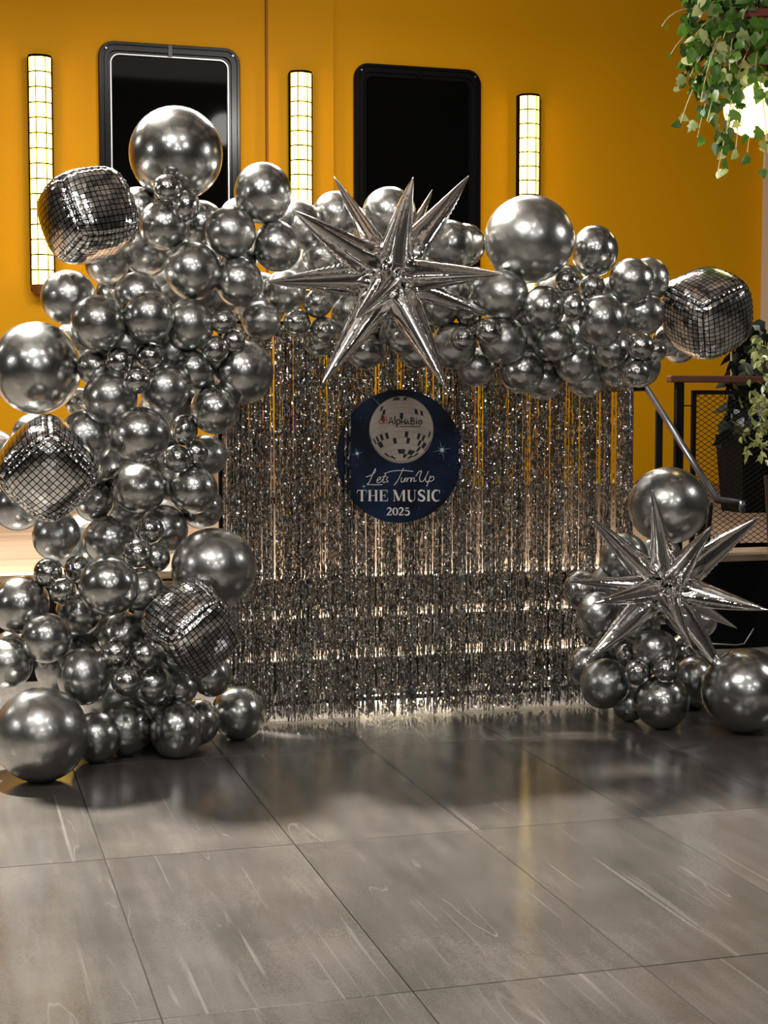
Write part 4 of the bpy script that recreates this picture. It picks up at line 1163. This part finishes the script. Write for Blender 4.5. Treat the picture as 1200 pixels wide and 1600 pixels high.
DH = 8.6
hp = empty('hanging_ivy', 'hanging ivy plant with trailing leaves in a red pot, top right', 'plant', P(1180, 60, DH))
org = P(1180, 60, DH)
b = MB(); b.lathe([(.001, -.16), (.13, -.16), (.19, .07), (.205, .07), (.205, .11), (.18, .11), (.17, .06), (.001, .05)], (0, .0, -.0), 26); b.build('pot', M_pot, hp, smooth=False)
b = MB()
for k in range(3):
    a = k * 2.09 + .4; b.tube([(.19 * math.cos(a), .19 * math.sin(a), .1), (0, 0, .9)], .004, 6)
b.tube([(0, 0, .9), (0, 0, CEIL - org.z)], .005, 6); b.build('hanger', M_black, hp)
ri = random.Random(21)
tips = [(1034, 42, -.1), (1048, 85, 0), (1056, 143, .1), (1064, 192, -.1), (1090, 215, 0), (1122, 268, -.1), (1136, 245, .1), (1150, 232, .0), (1168, 238, .15), (1194, 262, .1),
        (1200, 240, -.1), (1078, 120, -.15), (1085, 60, -.2), (1095, 160, -.2), (1105, 190, -.2), (1120, 150, -.25), (1110, 90, -.25), (1135, 205, -.22), (1080, 20, 0), (1072, -20, 0),
        (1100, 20, -.25), (1130, 60, -.28), (1160, 30, -.3), (1190, 60, -.3), (1210, 120, -.3), (1140, 110, -.28), (1230, 200, -.1), (1240, 100, -.2), (1180, 110, -.28), (1205, 215, -.1)]
sb = MB(); nleaf = 0
for (tx, ty, dd) in tips:
    st = org + Vector((ri.uniform(-.17, .17), ri.uniform(-.18, .05), .09)); en = P(tx, ty, DH + dd)
    midp = st.lerp(en, .45) + Vector((0, 0, .10 + .1 * ri.random())); midp.x = st.x + (en.x - st.x) * .75
    pts = []
    for k in range(11):
        t = k / 10; pts.append(st * (1 - t) ** 2 + midp * 2 * t * (1 - t) + en * t * t)
    sb.tube([p - org for p in pts], .0032, 5, False)
    ln = (en - st).length; m = max(4, int(ln / .055))
    for k in range(1, m + 1):
        t = k / m; p = st * (1 - t) ** 2 + midp * 2 * t * (1 - t) + en * t * t
        p = p + Vector((ri.uniform(-.035, .035), ri.uniform(-.05, .02), ri.uniform(-.03, .03)))
        thin = tx < 1070
        if (p - P(1177, 168, DH)).length < .15 and ri.random() < .75: continue
        if thin and .45 < t < .95 and ri.random() < .5: continue
        s = ri.uniform(.05, .085) * (.62 if thin and t > .5 else 1)
        me = IVY[ri.choice([0, 0, 1, 1, 1, 2, 3])]
        put_leaf(hp, me, p - org, s, ri); nleaf += 1
for k in range(150):                      # dense crown round the pot
    px, py = ri.uniform(1068, 1215), ri.uniform(-30, 150)
    if math.hypot(px - 1163, py - 92) < 17 or (px < 1085 and py > 110): continue
    put_leaf(hp, IVY[ri.choice([0, 1, 1, 1, 1, 2])], P(px, py, DH - .24 + ri.uniform(-.10, .22)) - org, ri.uniform(.05, .09), ri)
sb.build('stem', M_stem, hp)
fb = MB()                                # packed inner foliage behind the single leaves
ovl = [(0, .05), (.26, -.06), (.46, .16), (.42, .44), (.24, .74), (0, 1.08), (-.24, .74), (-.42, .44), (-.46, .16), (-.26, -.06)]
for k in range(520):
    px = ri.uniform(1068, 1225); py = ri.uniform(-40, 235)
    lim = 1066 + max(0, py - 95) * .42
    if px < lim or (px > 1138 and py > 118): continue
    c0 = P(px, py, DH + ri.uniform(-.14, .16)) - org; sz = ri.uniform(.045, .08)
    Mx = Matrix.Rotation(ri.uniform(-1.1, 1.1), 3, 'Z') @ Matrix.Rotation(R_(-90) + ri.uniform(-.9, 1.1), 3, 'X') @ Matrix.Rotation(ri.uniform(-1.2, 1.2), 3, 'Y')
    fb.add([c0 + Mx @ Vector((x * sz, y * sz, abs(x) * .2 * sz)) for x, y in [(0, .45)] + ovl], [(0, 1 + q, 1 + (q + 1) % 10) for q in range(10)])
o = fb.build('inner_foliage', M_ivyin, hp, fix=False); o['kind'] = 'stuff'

gp = P(1177, 168, 8.72)
gl = empty('globe_lamp', 'glowing round globe lamp hanging among the ivy leaves, top right', 'lamp', gp)
b = MB(); r = 45 / F * 8.72
b.lathe([(max(.001, r * math.sin(math.pi * k / 20)), r * math.cos(math.pi * k / 20)) for k in range(21)], n=32); b.build('globe', M_globe, gl, smooth=True)
b = MB(); b.lathe([(.001, r + .05), (.035, r + .045), (.045, r - .01), (.001, r - .012)], n=18); b.tube([(0, 0, r + .04), (0, .0, CEIL - gp.z)], .006, 8); b.build('cap_and_cord', M_black, gl, smooth=False)
gd = bpy.data.lights.new('globe_bulb', 'POINT'); gd.energy = 3; gd.color = (1, .8, .45); gd.shadow_soft_size = r
go = bpy.data.objects.new('globe_bulb', gd); col.objects.link(go); go.location = gp + Vector((-.05, -.30, -.1))

# far dark shrub in a black planter on the stage
pc = P(1176, 790, 13.6); pc.z = SZ
fp = empty('potted_shrub', 'dark leafy shrub in a black planter on the stage behind the mesh railing', 'plant', pc, YAW)
hh = .68
b = MB(); b.add([(-.20, -.2, 0), (.30, -.2, 0), (.30, .2, 0), (-.20, .2, 0), (-.25, -.24, hh), (.35, -.24, hh), (.35, .24, hh), (-.25, .24, hh)],
                [(0, 3, 2, 1), (4, 5, 6, 7), (0, 1, 5, 4), (1, 2, 6, 5), (2, 3, 7, 6), (3, 0, 4, 7)]); b.build('planter', M_black, fp)
b = MB()
for k in range(5): b.tube([(.05 + .03 * k - .06, 0, hh), (.1 * (k - 2), .05, hh + .5), (.12 * (k - 2), 0, hh + .95)], [.012, .01, .006], 6)
b.build('stem', M_stem, fp)
rd = random.Random(8)
for k in range(290):
    a = rd.uniform(0, 6.28); h_ = rd.random(); r_ = math.sqrt(rd.random()) * (.34 - .10 * abs(h_ - .5))
    p = Vector((.08 + r_ * math.cos(a), r_ * math.sin(a) * .8, hh + .02 + h_ * .92))
    put_leaf(fp, DRK[k % 2], p, rd.uniform(.17, .25), rd)

# tall planter at the right frame edge with pale green leaves
tc_ = PP(1232, 1010, 8.6); tc_.z = 0
tp = empty('tall_planter', 'tall black tapered planter with pale green leaves at the right frame edge', 'plant', tc_, YAW)
b = MB(); b.lathe([(.001, 0), (.10, 0), (.115, .2), (.13, .6), (.155, 1.0), (.165, 1.10), (.15, 1.10), (.145, 1.02), (.001, 1.02)], n=28); b.build('planter', M_fascia, tp, smooth=False)
b = MB(); loc2 = lambda q: Matrix.Rotation(-YAW, 3, 'Z') @ (q - tc_)
rf = random.Random(31)
cl_ = [(1185, 555, 26, 26), (1192, 540, 18, 20), (1188, 620, 30, 26), (1178, 688, 24, 22), (1190, 665, 20, 26), (1195, 700, 12, 22), (1180, 640, 20, 14), (1215, 600, 30, 70)]
for (x, y, rx, ry) in cl_:
    b.tube([loc2(P(1225, 745, 8.95)), loc2(P((x + 1235) / 2, y + 10, 8.9)), loc2(P(x, y, 8.85))], [.008, .006, .003], 6)
    for k in range(int(rx * ry / 26)):
        px, py = x + rf.gauss(0, rx * .45), y + rf.gauss(0, ry * .5)
        if px < x - rx: continue
        put_leaf(tp, FIC[k % 2], loc2(P(px, py, 8.85 + rf.uniform(-.12, .12))), rf.uniform(.042, .062), rf)
b.build('stem', M_stem, tp)

# thin cable on the stage front at right
cp = [PP(x, y, 8.5) for x, y in ((1112, 1006), (1150, 1008), (1163, 1006), (1172, 992), (1178, 982))]
cb = MB(); cb.tube([Vector((p.x, p.y, max(.006, p.z))) for p in cp], .005, 8)
tag(cb.build('cable', mat('dark_cable', (.03, .035, .035), .4), smooth=True), 'thin dark cable lying before the black stage front', 'cable')
